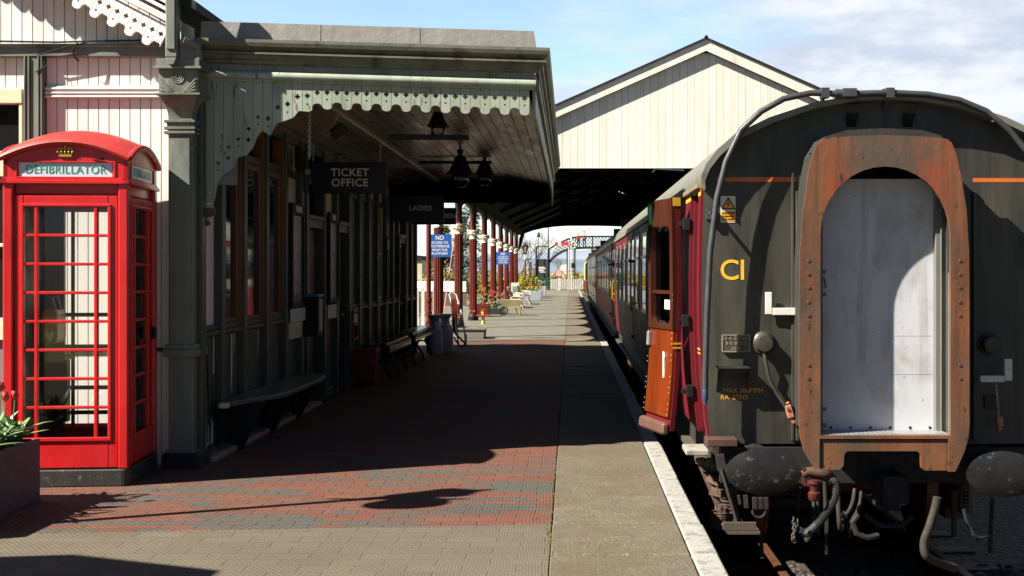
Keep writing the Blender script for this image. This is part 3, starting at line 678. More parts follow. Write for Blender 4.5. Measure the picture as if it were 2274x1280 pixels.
# end valance, drawn in (a, z)
def a_of(px):
    return X(px, A0.y) - A0.x
def za(px, py): a = a_of(px); return a, Z(py, A0.y) - A0.z - FALL*a
env = [za(*p) for p in ((440,560),(449,514),(458,500),(463,486),(474,452),(477,440),(483,408),(495,390),(517,375),(529,350),(548,345),(562,328),(570,306),(583,290),(600,302),(614,275),(636,268),(652,262),(664,247),(686,249),(709,240))]
a_lin = a_of(709); zb0 = Z(246, 10.62)
def env_z(a):
    if a >= a_lin: return 2.965
    for (a1, z1), (a2, z2) in zip(env, env[1:]):
        if a1 <= a <= a2: return z1 + (z2-z1)*(a-a1)/max(1e-6, a2-a1)
    return env[0][1]
pitch = .0815; nb = int(LA/pitch); loops = []
ph = a_of(727)                                                # centre of one tooth
for i in range(nb+1):
    l = ph + (round(-ph/pitch)+i-.5)*pitch + pitch*0; r = l + pitch
    l2, r2 = max(l, .0)+.0016, min(r, LA)-.0016
    if r2-l2 < .01: continue
    pts = [(r2, 3.30), (l2, 3.30)]
    c = (l2+r2)/2; zc = env_z(c)
    if c > a_lin - .03: pts += scallop(l2, r2, 2.975 - (.0 if c > a_lin else .012), .030, round((c-ph)/pitch) % 2 == 0)
    else: pts += [(l2 + (r2-l2)*k/8, env_z(l2 + (r2-l2)*k/8)) for k in range(9)]
    loops.append(pts)
    if c < a_of(455) or c > LA-.05: continue
    if c >= a_of(575):
        loops.append(quatre(c, min(3.085, zc+.13), .021))
        if round((c-ph)/pitch) % 2 == 0: loops.append(circ(c, zc+.062, .0085, 8))
    elif round((c-ph)/pitch) % 2 == 0: loops.append(quatre(c, zc+.11, .019)); loops.append(quatre(c+.004, zc+.20, .017))
    else: loops.append(circ(c, zc+.09, .008, 8)); loops.append(quatre(c, zc+.15, .017))
mb = MB(); mb.plate(loops, .026, EM @ T(0, 0, 0) @ FACE); mb.build('end_valance', valg, can)
mb = MB(); ebox(mb, 0, LA, -.05, -.016, 3.16, 3.42); ebox(mb, 0, .28, -.045, -.0165, 2.3, 3.16); mb.build('valance_backing', green, can)
for pts in ([(10.44,.05),(10.88,.05),(10.87,.22),(10.85,.30),(10.83,.2),(10.80,.34),(10.78,.20),(10.74,.16),(10.70,.28),(10.69,.14),(10.64,.12),(10.62,.55),(10.605,.14),(10.56,.2),(10.53,.12),(10.49,.24),(10.47,.1)], [(10.83,.70),(10.86,.72),(10.87,1.04),(10.845,1.03)], [(11.42,.5),(11.44,.62),(11.45,1.03),(11.42,1.02),(11.41,.7)], [(11.52,.85),(11.53,1.03),(11.51,1.03)], [(12.4,.75),(12.41,1.02),(12.385,1.0)]):
    MB().prism(pts, XW-.0195, XW-.0165, 'yz').build('flaked_paint_patch', whitep, bld)
# corbel under the curved end
mb = MB(); mb.prism([(0,2.10),(.10,2.10),(.095,2.06),(.06,2.03),(.03,2.02),(.06,1.97),(.02,1.95),(0,1.96)], -.02, .05, 'xz', EM); mb.build('corbel', M('brown_corbel', C(84,66,60), .6), can)
mb = MB()                                                     # roll rail, frieze and cornice
mb.tube([E(-.02, .028, 3.205), E(LA+.02, .028, 3.205)], .034, 10); ebox(mb, 0, LA+.01, .0135, .03, 3.155, 3.172)
mb.build('rail_moulding', valg, can, smooth=True)
mb = MB(); vboards(mb, 0, LA, pitch, 3.24, 3.305, 'y', 0); mb2 = MB(); mb2.add([EM @ (v + Vector((0,-.016,0))) for v in mb.v], mb.f); mb2.build('frieze_boarding', green, can, recalc=False)
def cornice(mb, prof):
    """moulding carried along the end and round the corner along the track side; prof = (out, z)"""
    rows = []
    for d, z in prof:
        rows.append([E(-.03, d, z)[:], (A1 + du*d*1.0 + dn*d + Vector((0,0,z)))[:], (A1.x + d, YC, z + A1.z)])
    mb.grid(rows)
mb = MB(); cornice(mb, [(.02,3.295),(.045,3.30),(.05,3.325),(.075,3.335),(.08,3.365),(.105,3.37),(.105,3.385),(.07,3.39),(.085,3.40),(.125,3.43),(.135,3.46),(.135,3.485),(.12,3.485),(.11,3.47),(.02,3.47)])
mb.build('cornice_gutter', gutterm, can, recalc=False)
mb = MB()                                                     # lead flashing parapet
rows = [[E(-.0, .05, 3.46)[:], (A1+du*.03+dn*.05+Vector((0,0,3.46)))[:], (A1.x+.03, YC, 3.46+A1.z)], [E(-.0, .03, 3.64)[:], (A1+du*.0+dn*.03+Vector((0,0,3.64)))[:], (A1.x, YC, 3.64+A1.z)],
        [E(-.0, -.05, 3.655)[:], (A1-du*.05-dn*.05+Vector((0,0,3.655)))[:], (A1.x-.06, YC, 3.655+A1.z)]]
mb.grid(rows); 
for a in (.0+a_of(713), a_of(933)): mb.bar(E(a,.0505,3.47), E(a,.031,3.64), .007, .004, up=(0,-1,0))
mb.build('lead_flashing', lead, can, recalc=False)
mb = MB(); mb.prism([(XW,3.50),(A1.x-.05,3.42),(A1.x-.05,3.55),(XW,3.64)], 10.46, YC, 'xz'); mb.build('roof', slate, can)
# soffit boards in three slopes
mb = MB(); prof = []
for x, z in ((-3.04,3.05),(-2.30,3.16),(-2.24,3.13),(-1.0,3.13),(-.33,3.02)): prof.append((x, z))
rs = random.Random(8)
for (x0, z0), (x1, z1) in zip(prof, prof[1:]):
    n = max(1, round((x1-x0)/.115))
    for i in range(n):
        a, b = i/n, (i+1)/n; xa, xb = x0+(x1-x0)*a, x0+(x1-x0)*b; zA, zB = z0+(z1-z0)*a, z0+(z1-z0)*b; d = rs.uniform(0,.004)
        ys = 10.46
        mb.add([(xa+.004,ys,zA+d),(xb-.004,ys,zB+d),(xb-.004,YC,zB+d),(xa+.004,YC,zA+d)], [(0,1,2,3)])
        mb.add([(xa-.004,ys,zA+.012),(xa+.004,ys,zA+d),(xa+.004,YC,zA+d),(xa-.004,YC,zA+.012)], [(0,1,2,3)])
mb.build('soffit', soffit, can, recalc=False)
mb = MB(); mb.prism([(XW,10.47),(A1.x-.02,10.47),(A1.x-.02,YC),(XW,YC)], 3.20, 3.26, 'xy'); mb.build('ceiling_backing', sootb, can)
mb = MB(); mb.box(-2.33,-2.21,10.5,YC,3.10,3.135); mb.build('ceiling_rib', soffit, can, bevel=.006)
# track-side valance: boards hanging along the side, dropping to a point at the far end
mb = MB(); loops = []; n = round((YC-10.46)/.09); p = (YC-10.46)/n
for i in range(n):
    l, r = 10.46+i*p+.002, 10.46+(i+1)*p-.002; pts = [(r,3.22),(l,3.22)]
    for k in range(7):
        y = l+(r-l)*k/6; drop = 2.90 if y < 19.6 else 2.90 - .18*((y-19.6)/1.8)**1.6
        pts.append((y, drop - .028*math.cos(math.pi*(y-10.46)/p)))
    loops.append(pts)
mb.plate(loops, .026, T(A1.x+.0, 0, 0) @ FACEX); mb.build('side_valance', valg, can)
mb = MB(); mb.bar((A1.x+.03,10.40,3.135),(A1.x+.03,YC,3.135),.03,.06); mb.build('side_rail', green, can)
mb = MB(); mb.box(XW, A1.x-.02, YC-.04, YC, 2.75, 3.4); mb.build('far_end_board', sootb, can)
mb = MB(); mb.box(XW-.1, A1.x-.12, YC+.001, 25.5, 3.22, 3.36); mb.build('added_shade_roof', sootb, can)  # unseen roof slab added to keep sunlight off the coach side
# hanging signs
def hsign(name, label, x0, x1, y, z0, z1, lines, size, chain=None, cx=None):
    t = thing(name, label, 'sign', ((x0+x1)/2, y, z0)); MB().box(x0, x1, y, y+.04, z0, z1).build('board', navy, t, bevel=.004)
    m = MB(); h = (z1-z0)
    for i, tx in enumerate(lines):
        m.text(tx, size, T(cx or (x0+x1)/2, y-.003, (z0+z1)/2 + (len(lines)/2-.5-i)*size*.95) @ FACE, .003, bold=.02, spacing=1.08)
    m.build('lettering', whitetx, t)
    return t
def chain(mb, p, q, link=.03, r=.004):
    p = Vector(p); q = Vector(q); n = max(2, round((q-p).length/(link*.72)))
    for i in range(n):
        c = p.lerp(q, (i+.5)/n); w = (.30*link)
        pts = []
        for k in range(8):
            a = 2*math.pi*k/8; s = (w*math.cos(a), link*.5*math.sin(a))
            pts.append(c + (Vector((s[0],0,s[1])) if i % 2 else Vector((0,s[0],s[1]))))
        mb.tube(pts, r, 5, closed=True)
ts = hsign('ticket_office_sign', 'dark blue hanging board lettered TICKET OFFICE', -3.0, -2.12, 14.6, 2.49, 2.855, ['TICKET', 'OFFICE'], .125, cx=-2.55)
mb = MB(); chain(mb, (-2.98,14.62,3.05), (-2.98,14.62,2.86)); chain(mb, (-2.2,14.62,3.1), (-2.2,14.62,2.86)); mb.build('chain', steel, ts)
hsign('ladies_sign', 'dark hanging board lettered LADIES deep under the canopy', -3.0, -2.1, 21.0, 2.42, 2.86, ['', 'LADIES', ''], .115, cx=-2.49)
hsign('gentlemen_sign', 'dark hanging board for GENTLEMEN, half hidden behind the ladies board', -3.0, -2.17, 24.0, 2.48, 2.80, ['GENTLEMEN'], .13, cx=-2.56)
t = thing('hanging_chain', 'loose steel chain hanging from the left of the valance', 'chain', (X(687,10.75), 10.75, 2.4)); mb = MB(); chain(mb, (X(687,10.75),10.75,3.02), (X(687,10.75),10.75,Z(352,10.75)), .034, .0045); mb.build('links', steel, t)
t = thing('lamp_chain', 'double steel chain carrying a dark bar under the canopy', 'chain', (X(944,10.95), 10.95, 2.8)); mb = MB()
for dx in (-.012, .012): chain(mb, (X(944,10.95)+dx,10.95,3.11), (X(944,10.95)+dx,10.95,Z(305,10.95)+.01), .034, .0045)
mb.build('links', steel, t); MB().bar((X(862,10.95),10.95,Z(304,10.95)), (X(1042,10.95),10.95,Z(306,10.95)), .03, .045).build('bar', black, t)
# lamps under the canopy
globe = glass_mat('lamp_globe_glass', (.75,.78,.76))
def canopy_lamp(label, x, y, zc, s, stem, top, side=None):
    t = thing('canopy_lamp', label, 'lamp', (x, y, zc), group='lamps under the canopy')
    m = MB(); m.lathe([(.012*s,.52*s),(.05*s,.50*s),(.06*s,.46*s),(.03*s,.42*s),(.10*s,.36*s),(.12*s,.30*s),(.19*s,.14*s),(.25*s,.09*s),(.24*s,.075*s),(.10*s,.10*s)], 24, T(x,y,zc)); m.build('shade', black, t, smooth=True)
    m = MB(); m.sphere((x,y,zc), .15*s, 20, 12); m.build('globe', globe, t, smooth='all')
    m = MB(); m.tube([(x,y,zc+.5*s),(x,y,top)], .012, 8)
    if stem:
        m.tube([(x,y,zc+.58*s),(x+.06*s,y,zc+.62*s),(x+.1*s,y,zc+.57*s),(x+.13*s,y,zc+.6*s),(x+.16*s,y,zc+.56*s)], .006, 6); m.tube([(x,y,zc+.9*s),(x-.06*s,y,zc+.86*s),(x-.08*s,y,zc+.78*s),(x-.03*s,y,zc+.7*s)], .006, 6)
    m.build('stem', black, t); return t
canopy_lamp('black shaded hanging lamp with scrolled ironwork and clear globe under the canopy', X(1022,15.5), 15.5, Z(398,15.5), .72, True, 3.13)
canopy_lamp('smaller black shaded lamp with clear globe, right of the scrolled one', X(1076,17.2), 17.2, Z(398,17.2), .62, False, 3.13)
canopy_lamp('black conical lamp close under the boards, half hidden behind the valance', X(972,12.2), 12.2, Z(290,12.2), .46, False, 3.13)
tag(MB().bar((X(930,17.2),17.2,Z(361,17.2)), (X(1092,17.2),17.2,Z(361,17.2)), .03, .04).build('iron_bar', black), 'black iron tie bar crossing behind the hanging lamps', 'bar')
t = thing('floodlight', 'black floodlight tilted on a bracket on the sloping boards', 'floodlight', (X(748,11.6), 11.6, 2.9))
yy = 11.6; m = MB(); c = P(752,292,yy); rot = T(*c) @ Matrix.Rotation(R(-35), 4, 'Y') @ Matrix.Rotation(R(20), 4, 'X')
m.prism([(-.085,-.04),(.085,-.04),(.065,.05),(-.065,.05)], -.05, .05, 'xz', rot); m.build('housing', black, t, bevel=.006)
m = MB(); m.tube([c+Vector((-.06,0,.05)), c+Vector((-.03,0,.10)), c+Vector((.0,0,.17))], .009, 6); m.tube([c+Vector((-.08,0,-.02)), c+Vector((-.12,0,-.05)), c+Vector((-.14,0,-.03)), c+Vector((-.11,0,.02))], .006, 6); m.build('bracket', steel, t)
t = thing('security_camera', 'dark camera box on the cream wall above the nearest poster board', 'camera', (XW+.05, 13.9, 2.75))
m = MB(); m.box(XW+.046, XW+.10, 13.75, 14.0, 2.72, 2.95); m.build('mount', black, t, bevel=.006); m = MB(); m.bar((XW+.101,13.85,2.72),(XW+.22,13.6,2.66),.07,.07); m.build('body', M('grey_camera', C(110,110,110), .4), t, bevel=.01)
# ------------------------------------------------------------ telephone box turned into a defibrillator kiosk
AL = R(5)
FRc = Vector((-3.27, 9.33, 0)); bu = Vector((math.cos(AL), math.sin(AL), 0)); bv = Vector((-math.sin(AL), math.cos(AL), 0))
bc = FRc - bu*.45 + bv*.45
box = thing('telephone_box', 'old red telephone box lettered DEFIBRILLATOR with a gold crown', 'telephone box', tuple(bc), AL)
BMx = WM[box.name]
ROT = [Matrix.Rotation(R(90*k), 4, 'Z') for k in range(4)]    # 0 front (-y), 1 right (+x), 2 back, 3 left
mb = MB(); mb.prism(rrect(-.46,.46,-.46,.46,.06,4), 0, .127, 'xy'); mb.build('base', plinth, box, local=True, bevel=.008)
mb = MB()
for sx in (-1, 1):
    for sy in (-1, 1):
        mb.box(sx*.45, sx*.375, sy*.45, sy*.375, .127, 2.25)
for k in range(4):
    m = ROT[k]
    mb.box(-.3745, .3745, -.415, -.375, .127, .30, m); mb.box(-.3745, .3745, -.415, -.375, 2.155, 2.25, m)
mb.build('body', red, box, local=True, bevel=.012, seg=2)
mb = MB()
for k in range(4):
    m = ROT[k]
    for z0, z1, o in ((2.235,2.262,.465),(2.262,2.28,.452)): mb.box(-o, o, -o, -o+.05, z0, z1, m)
    mb.plate([[(-.445,2.28),(.445,2.28),(.445,2.435)] + [(.445*math.cos(t*math.pi/12), 2.435+.118*(1-math.cos(t*math.pi/12)**2)) for t in range(1,12)] + [(-.445,2.435)], rrect(-.335,.335,2.288,2.392,.008,2)], .03, m @ T(0,-.43,0) @ FACE)
    for a, b, z0, z1 in ((-.36,.36,2.392,2.402),(-.36,.36,2.278,2.288),(-.36,-.345,2.28,2.40),(.345,.36,2.28,2.40)): mb.box(a, b, -.452, -.4455, z0, z1, m)
mb.build('cornice', red, box, local=True, bevel=.006)
def zroof(x, y): return 2.435 + .118*(1-(x/.46)**2) + .118*(1-(y/.46)**2)
N = 18; rows = []
for i in range(N+1):
    rows.append([(-.46+.92*j/N, -.46+.92*i/N, zroof(-.46+.92*j/N, -.46+.92*i/N)) for j in range(N+1)])
mb = MB().grid(rows)
for k in range(4):
    pts = [(-.462+.924*j/16, -.462, zroof(-.462+.924*j/16, .46)-.012) for j in range(17)]
    mb.tube([ROT[k] @ Vector(p) for p in pts], .024, 8)
mb.build('roof', redfade, box, smooth=True, local=True)
# doors and fixed sides: eight rows of one wide pane between two narrow ones
zs = [.373 + (2.067-.373)*i/8 for i in range(9)]
def glazed(k, name, back=False):
    m = ROT[k]; f = MB()
    f.box(-.37, -.305, -.435, -.395, .127+.01, 2.15, m); f.box(.305, .37, -.435, -.395, .127+.01, 2.15, m)
    f.box(-.3045, .3045, -.435, -.395, .137, .345, m); f.box(-.3045, .3045, -.435, -.395, 2.085, 2.15, m)
    for a, b, z0, z1 in ((-.325,.325,2.067,2.09),(-.325,.325,.335,.365),(-.325,-.30,.3655,2.0665),(.30,.325,.3655,2.0665)): f.box(a, b, -.447, -.4355, z0, z1, m)
    fo = f.build(name, red, box, local=True, bevel=.005)
    g = MB()
    if not back:
        for x in (-.213, .213): g.box(x-.012, x+.012, -.442, -.405, .35, 2.075, m)
        for z in zs[1:-1]: g.box(-.305, .305, -.4405, -.4065, z-.011, z+.011, m)
    else:
        g.box(.19, .215, -.43, -.40, .35, 2.07, m)
        for z in (1.245, .99, .66, .46): g.box(-.305, .305, -.431, -.401, z-.02, z+.012, m)
    g.build('glazing_bars', red if not back else M('dark_red_inner_bars', (.05,.012,.012,1), .5), fo, local=True, bevel=.004)
    MB().box(-.305, .305, -.4185, -.4165, .35, 2.07, m).build('pane', glass, fo, local=True)
    return fo
dr = glazed(0, 'door'); glazed(1, 'side_panel'); glazed(2, 'back_panel', True); glazed(3, 'side_panel')
# fascia glasses and lettering
for k in range(4):
    m = ROT[k]; o = MB().box(-.335, .335, -.440, -.434, 2.288, 2.392, m).build('fascia_sign', signw, box, local=True)
    if k in (0, 1):
        t_ = MB(); t_.text('DEFIBRILLATOR', .088, m @ T(0,-.442,2.338) @ FACE, .0006, bold=.0, sx=.86 if k == 0 else .8, spacing=1.1); t_.build('lettering', tealtx, o, local=True)
# crown: band, arches, orb and cross
cm = MB(); cz = 2.465
cm.box(-.045, .045, -.458, -.44, cz-.03, cz-.014)
for i, x in enumerate((-.048,-.024,0,.024,.048)):
    cm.tube([(x*.85,-.452,cz-.014),(x*1.15,-.455,cz+.015),(x*.9,-.455,cz+.032 + (.008 if x == 0 else 0))], .0065, 6); cm.sphere((x*1.1,-.457,cz+.004), .0085, 8, 6)
cm.tube([(-.05,-.454,cz+.012),(-.03,-.454,cz+.036),(0,-.454,cz+.026),(.03,-.454,cz+.036),(.05,-.454,cz+.012)], .006, 6)
cm.sphere((0,-.456,cz+.047), .010, 8, 6); cm.box(-.004,.004,-.46,-.452,cz+.052,cz+.072); cm.box(-.011,.011,-.46,-.452,cz+.059,cz+.066)
cm.build('crown', gold, box, local=True)
# peeled paint flake on the cornice
tag_bm = MB(); tag_bm.add([(.18,-.447,2.422),(.27,-.447,2.412),(.29,-.475,2.43),(.22,-.48,2.418)], [(0,1,2,3)]); tag_bm.build('paint_flake', black, box, local=True)
MB().tube([(.456,.28,1.05),(.468,.28,1.10),(.456,.28,1.15)], .02, 8).build('door_pull', black, box, local=True)
# back board inside the box (left) and the floor
ib = MB(); ib.box(-.37, -.25, .335, .36, .135, 2.15); ib.box(-.372, -.355, -.30, .3345, .135, 2.15)
ib.build('back_board', M('dark_brown_board', C(58,34,30), .5, .3, 5), box, local=True)
MB().box(-.37, .37, -.37, .37, .10, .132).build('floor', black, box, local=True)
MB().box(-.374, .374, -.374, .374, 2.16, 2.18).build('ceiling', sootb, box, local=True)
def inbox(p): return BMx @ Vector(p)
dc = thing('defibrillator_cabinet', 'orange defibrillator cabinet with a white heart shaped mark hanging inside the red telephone box', 'defibrillator', tuple(inbox((-.19,.27,1.0))), AL)
OC_ = M('orange_plastic', C(198,110,62), .4)
def inner(mbx, name, mat, parent, **k):
    mbx.v = [BMx @ v for v in mbx.v]; return mbx.build(name, mat, parent, **k)
inner(MB().prism(rrect(-.36,-.23,1.02,1.30,.05,4), .10, .3345, 'xz'), 'case', MATS['orange_plastic'], dc, bevel=.01)
inner(MB().plate([[( -.285+.038*s[0], 1.09+.05*s[1]) for s in ((0,-1),(.75,-.2),(.95,.35),(.6,.8),(0,.4),(-.6,.8),(-.95,.35),(-.75,-.2))]], .004, T(0,.097,0) @ FACE), 'heart_mark', whitetx, dc)
inner(MB().tube([(-.29,.26,1.30),(-.31,.24,1.38),(-.27,.24,1.40),(-.25,.26,1.30)], .012, 8), 'handle', steel, dc)
nb_ = thing('box_notice', 'white printed notice behind the side glass of the red telephone box', 'notice', tuple(inbox((.40,-.2,1.2))), AL)
inner(MB().box(.402,.404,-.20,-.05,1.20,1.42), 'paper', whitep, nb_)
inner(MB().box(.4045,.405,-.185,-.065,1.24,1.25).box(.4045,.405,-.185,-.065,1.28,1.29).box(.4045,.405,-.185,-.065,1.32,1.33).box(.4045,.405,-.185,-.09,1.36,1.37), 'printing', MATS['grey_notice'], nb_)
sh = thing('box_shelf', 'black shelf and phone backplate low inside the red telephone box', 'shelf', tuple(inbox((-.2,.2,.7))), AL)
inner(MB().box(-.37,-.16,.05,.3345,.90,.93), 'shelf', black, sh); inner(MB().box(-.35,-.20,.25,.3345,.40,.899), 'backplate', black, sh)

# trough of tulips at the left edge
pt = thing('tulip_trough', 'dark plum grey flower trough of tulips in front of the telephone box', 'planter', (-4.15, 8.05, 0))
zt = .425
mb = MB()
mb.prism([(7.35,0),(8.78,0),(8.78,zt),(7.35,zt)], -3.715, -3.69, 'yz'); mb.prism([(7.35,0),(8.78,0),(8.78,zt),(7.35,zt)], -4.6, -4.575, 'yz')
mb.box(-4.5745, -3.7155, 8.755, 8.78, 0, zt); mb.box(-4.5745, -3.7155, 7.35, 7.375, 0, zt)
mb.build('trough', planterm, pt, bevel=.004); MB().box(-4.57, -3.72, 7.38, 8.75, .3, zt-.03).build('soil', soil, pt)
rt = random.Random(21)
def tulip_plant(x, y, hgt, bloom, label, lean, nleaf=7):
    t = thing('tulip', label, 'tulip', (x, y, zt-.03), group='tulips in the near trough')
    st = MB(); top = Vector((lean[0], lean[1], hgt)); st.tube([(0,0,0), top*.5 + Vector((lean[0]*.1,0,.01)), top], [.006,.005,.004], 6)
    if bloom: st.build('stem', leafm, t, local=True)
    lf = MB()
    for k in range(nleaf):
        a = rt.uniform(0, 6.28); L = rt.uniform(.18,.33); wd = rt.uniform(.018,.034); up = rt.uniform(.6,1.3); rows = []
        for i in range(7):
            u = i/6; rr = L*u*math.cos(up)*(1+.4*u); zz = L*u*math.sin(up) - .35*L*u*u*(1.3-up*.6) + .01
            wv = wd*math.sin(math.pi*min(1, .12+u*.88))**.8; tw = a + .25*math.sin(3*u+k)
            c = Vector((rr*math.cos(tw), rr*math.sin(tw), zz)); s = Vector((-math.sin(tw), math.cos(tw), 0))
            rows.append([c - s*wv + Vector((0,0,.35*wv)), c, c + s*wv + Vector((0,0,.35*wv))])
        lf.grid(rows)
    lf.build('leaves', leafm, t, smooth='all', local=True, recalc=False)
    if bloom:
        fl = MB()
        for k in range(6):
            a = k*math.pi/3 + .2; rows = []
            for i in range(6):
                u = i/5; rr = (.019 if k % 2 else .016)*math.sin(math.pi*(.12+.62*u))*1.15; zz = .058*u
                wv = .017*math.sin(math.pi*(.15+.8*u)); c = Vector((rr*math.cos(a), rr*math.sin(a), zz)); s = Vector((-math.sin(a), math.cos(a), 0))
                rows.append([top + c - s*wv, top + c + Vector((math.cos(a)*.004, math.sin(a)*.004, 0)), top + c + s*wv])
            fl.grid(rows)
        fl.build('bloom', tulip, t, smooth='all', local=True, recalc=False)
    return t
for i, (px, py, Y, lab) in enumerate(((2,862,8.35,'tallest of the red tulips in the plum grey trough'),(12,884,8.55,'red tulip in bloom between the other two red tulips in the trough'),(33,880,8.62,'red tulip in bloom at the right end of the trough, before the telephone box door'))):
    p = P(px, py, Y); tulip_plant(p.x-.03, Y, p.z-.02-(zt-.03), True, lab, (.03, .0))
for (x, y) in ((-3.80,8.66),(-3.79,8.42),(-3.80,8.2),(-3.98,8.6),(-3.99,8.35),(-4.15,8.5),(-4.0,8.1),(-3.8,7.95)):
    tulip_plant(x, y, .2, False, 'leafy tulip without a flower in the plum grey trough', (0,0), 13)

# lamp post just outside the frame that throws the long shadow over the pavers
lp = thing('station_lamp_post', 'tall lamp post with a hanging basket standing left of the flower trough', 'lamp post', (-4.95, 7.22, 0))
m = MB(); m.lathe([(.11,0),(.11,.25),(.07,.3),(.055,.9),(.045,1.0),(.04,3.4),(.06,3.42),(.06,3.5),(.03,3.55)], 12, T(-4.95,7.22,0)); m.build('post', colred, lp, smooth=True)
m = MB(); m.lathe([(.05,3.55),(.10,3.6),(.17,3.95),(.19,3.97),(.05,4.12),(.03,4.2),(.01,4.28)], 8, T(-4.95,7.22,0)); m.build('lantern', black, lp)
m = MB(); m.bar((-5.2,7.22,3.42),(-4.25,7.22,3.42),.03,.03); m.bar((-4.28,7.22,3.41),(-4.28,7.22,3.2),.012); m.build('bracket', black, lp)
m = MB(); m.lathe([(.03,2.86),(.15,2.92),(.21,3.06),(.20,3.16),(.1,3.24)], 14, T(-4.28,7.22,0)); m.build('hanging_basket', M('moss_basket', C(60,70,40), .9, .4, 20), lp)

# timber kiosk outside the frame whose eaves shade the near left corner of the paving
kk = thing('timber_kiosk', 'green timber kiosk standing left of the camera, its eaves shading the near paving', 'kiosk', (-6.6, 4.4, 0))
m = MB(); vboards(m, -8.2, -5.25, .12, 0, 2.7, 'y', 3.2); m.box(-8.2,-5.25,3.24,5.1,0,2.7); m.build('walls', green, kk, recalc=False)
m = MB(); m.prism([(-8.5,2.9),(-6.7,3.7),(-4.93,2.9),(-4.93,2.98),(-6.7,3.8),(-8.5,2.98)], 2.9, 5.32, 'xz'); m.build('roof', slate, kk)
MB().box(-7.2,-6.3,3.17,3.2,0,2.0).build('door', dkgreen, kk, bevel=.01)
# benches, bin, churns under the canopy
bt = thing('wall_bench', 'low dark bench with curved worn top and white end, against the wall by the pilaster', 'bench', (-2.85, 12.3, 0))
MB().prism([(-3.02,10.75),(-2.95,10.78),(-2.84,11.1),(-2.70,11.5),(-2.63,11.8),(-2.62,13.4),(-2.68,13.8),(-2.8,13.95),(-3.02,13.95)], .42, .465, 'xy').build('seat', benchw, bt, bevel=.008)
MB().box(-2.985,-2.90,10.70,10.76,.425,.47).build('end_cap', whitep, bt, bevel=.01)
for y in (11.2, 12.4, 13.6):
    m = MB(); m.prism([(-3.0,0),(-2.92,0),(-2.8,.25),(-2.72,.42),(-3.0,.42)], y, y+.06, 'xz'); m.build('leg', black, bt, bevel=.006)
MB().box(-3.02,-2.99,10.8,13.9,.1,.419).build('back_panel', black, bt)
def seat_bench(y0, y1, label):
    t = thing('platform_bench', label, 'bench', (-2.8, (y0+y1)/2, 0), group='slatted benches along the station wall')
    m = MB()
    for i, (x, z) in enumerate(((-2.98,.52),(-2.90,.515),(-2.82,.52),(-2.74,.535),(-2.665,.54),(-2.61,.50),(-2.60,.44))):
        m.bar((x,y0,z),(x,y1,z),.066,.03, up=(0,0,1) if i < 5 else ((.6,0,.8) if i == 5 else (1,0,0)))
    m.build('seat', benchm, t, bevel=.008)
    for y in (y0+.25, (y0+y1)/2, y1-.25):
        q = MB(); q.tube([(-2.62,y,0),(-2.66,y,.15),(-2.75,y,.28),(-2.66,y,.44),(-2.66,y,.50)], .022, 8); q.tube([(-2.97,y,0),(-2.95,y,.2),(-2.98,y,.49)], .022, 8); q.bar((-2.98,y,.28),(-2.72,y,.28),.03,.03); q.build('leg', black, t)
    return t
seat_bench(18.1, 20.5, 'glossy black slatted bench just beyond the red fire bin'); seat_bench(21.1, 24.1, 'black slatted bench farther along the wall, ending at the milk churns')
fb = thing('fire_bin', 'red fire bin standing at the wall between the benches', 'fire bin', (-2.80, 17.55, 0))
MB().prism([(-2.97,.06),(-2.70,.06),(-2.67,.50),(-2.99,.50)], 17.35, 17.70, 'xz').build('bin', firered, fb, bevel=.015)
m = MB(); m.box(-2.95,-2.72,17.38,17.67,0,.06); m.build('foot', black, fb); m = MB(); m.box(-3.0,-2.66,17.33,17.72,.5005,.53); m.build('rim', M('dark_fire_red', C(110,16,16), .4), fb, bevel=.006)
fr = thing('fire_rack', 'small red fire point frame on the wall above the red bin', 'fire point', (-2.98, 17.5, .7))
m = MB()
for y in (17.34, 17.7): m.box(-3.0,-2.975,y,y+.03,.62,1.05)
for z in (.64,.84,1.02): m.box(-2.999,-2.974,17.371,17.699,z,z+.03)
m.build('frame', firered, fr); MB().box(-2.973,-2.93,17.45,17.6,.8,.84).build('hook', black, fr)
MB().box(-3.0,-2.98,17.38,17.69,.88,1.0).build('notice', whitep, fr)
cprof = [(.16,0),(.165,.03),(.163,.42),(.15,.47),(.10,.56),(.085,.60),(.09,.66),(.125,.70),(.13,.73),(.11,.735),(.02,.75)]
ch = thing('milk_churn', 'grey blue milk churn on the left of the pair, nearer the bench', 'milk churn', (X(965,24.5), 24.5, 0), group='pair of milk churns')
MB().lathe(cprof, 28).build('body', churnm, ch, smooth=True, local=True)
m = MB(); m.tube([(.10,0,.58),(.16,0,.62),(.165,0,.54),(.14,0,.49)], .01, 6); m.tube([(-.10,0,.58),(-.16,0,.62),(-.165,0,.54),(-.14,0,.49)], .01, 6); m.build('handle', churnm, ch, local=True)
MB().lathe([(.131,.715),(.135,.72),(.135,.745),(.125,.75)], 28).build('lid', steel, ch, smooth=True, local=True)
dup(ch, (X(988,24.9), 24.9, 0), .6, 'grey blue milk churn on the right of the pair, nearer the lit paving', 'pair of milk churns')
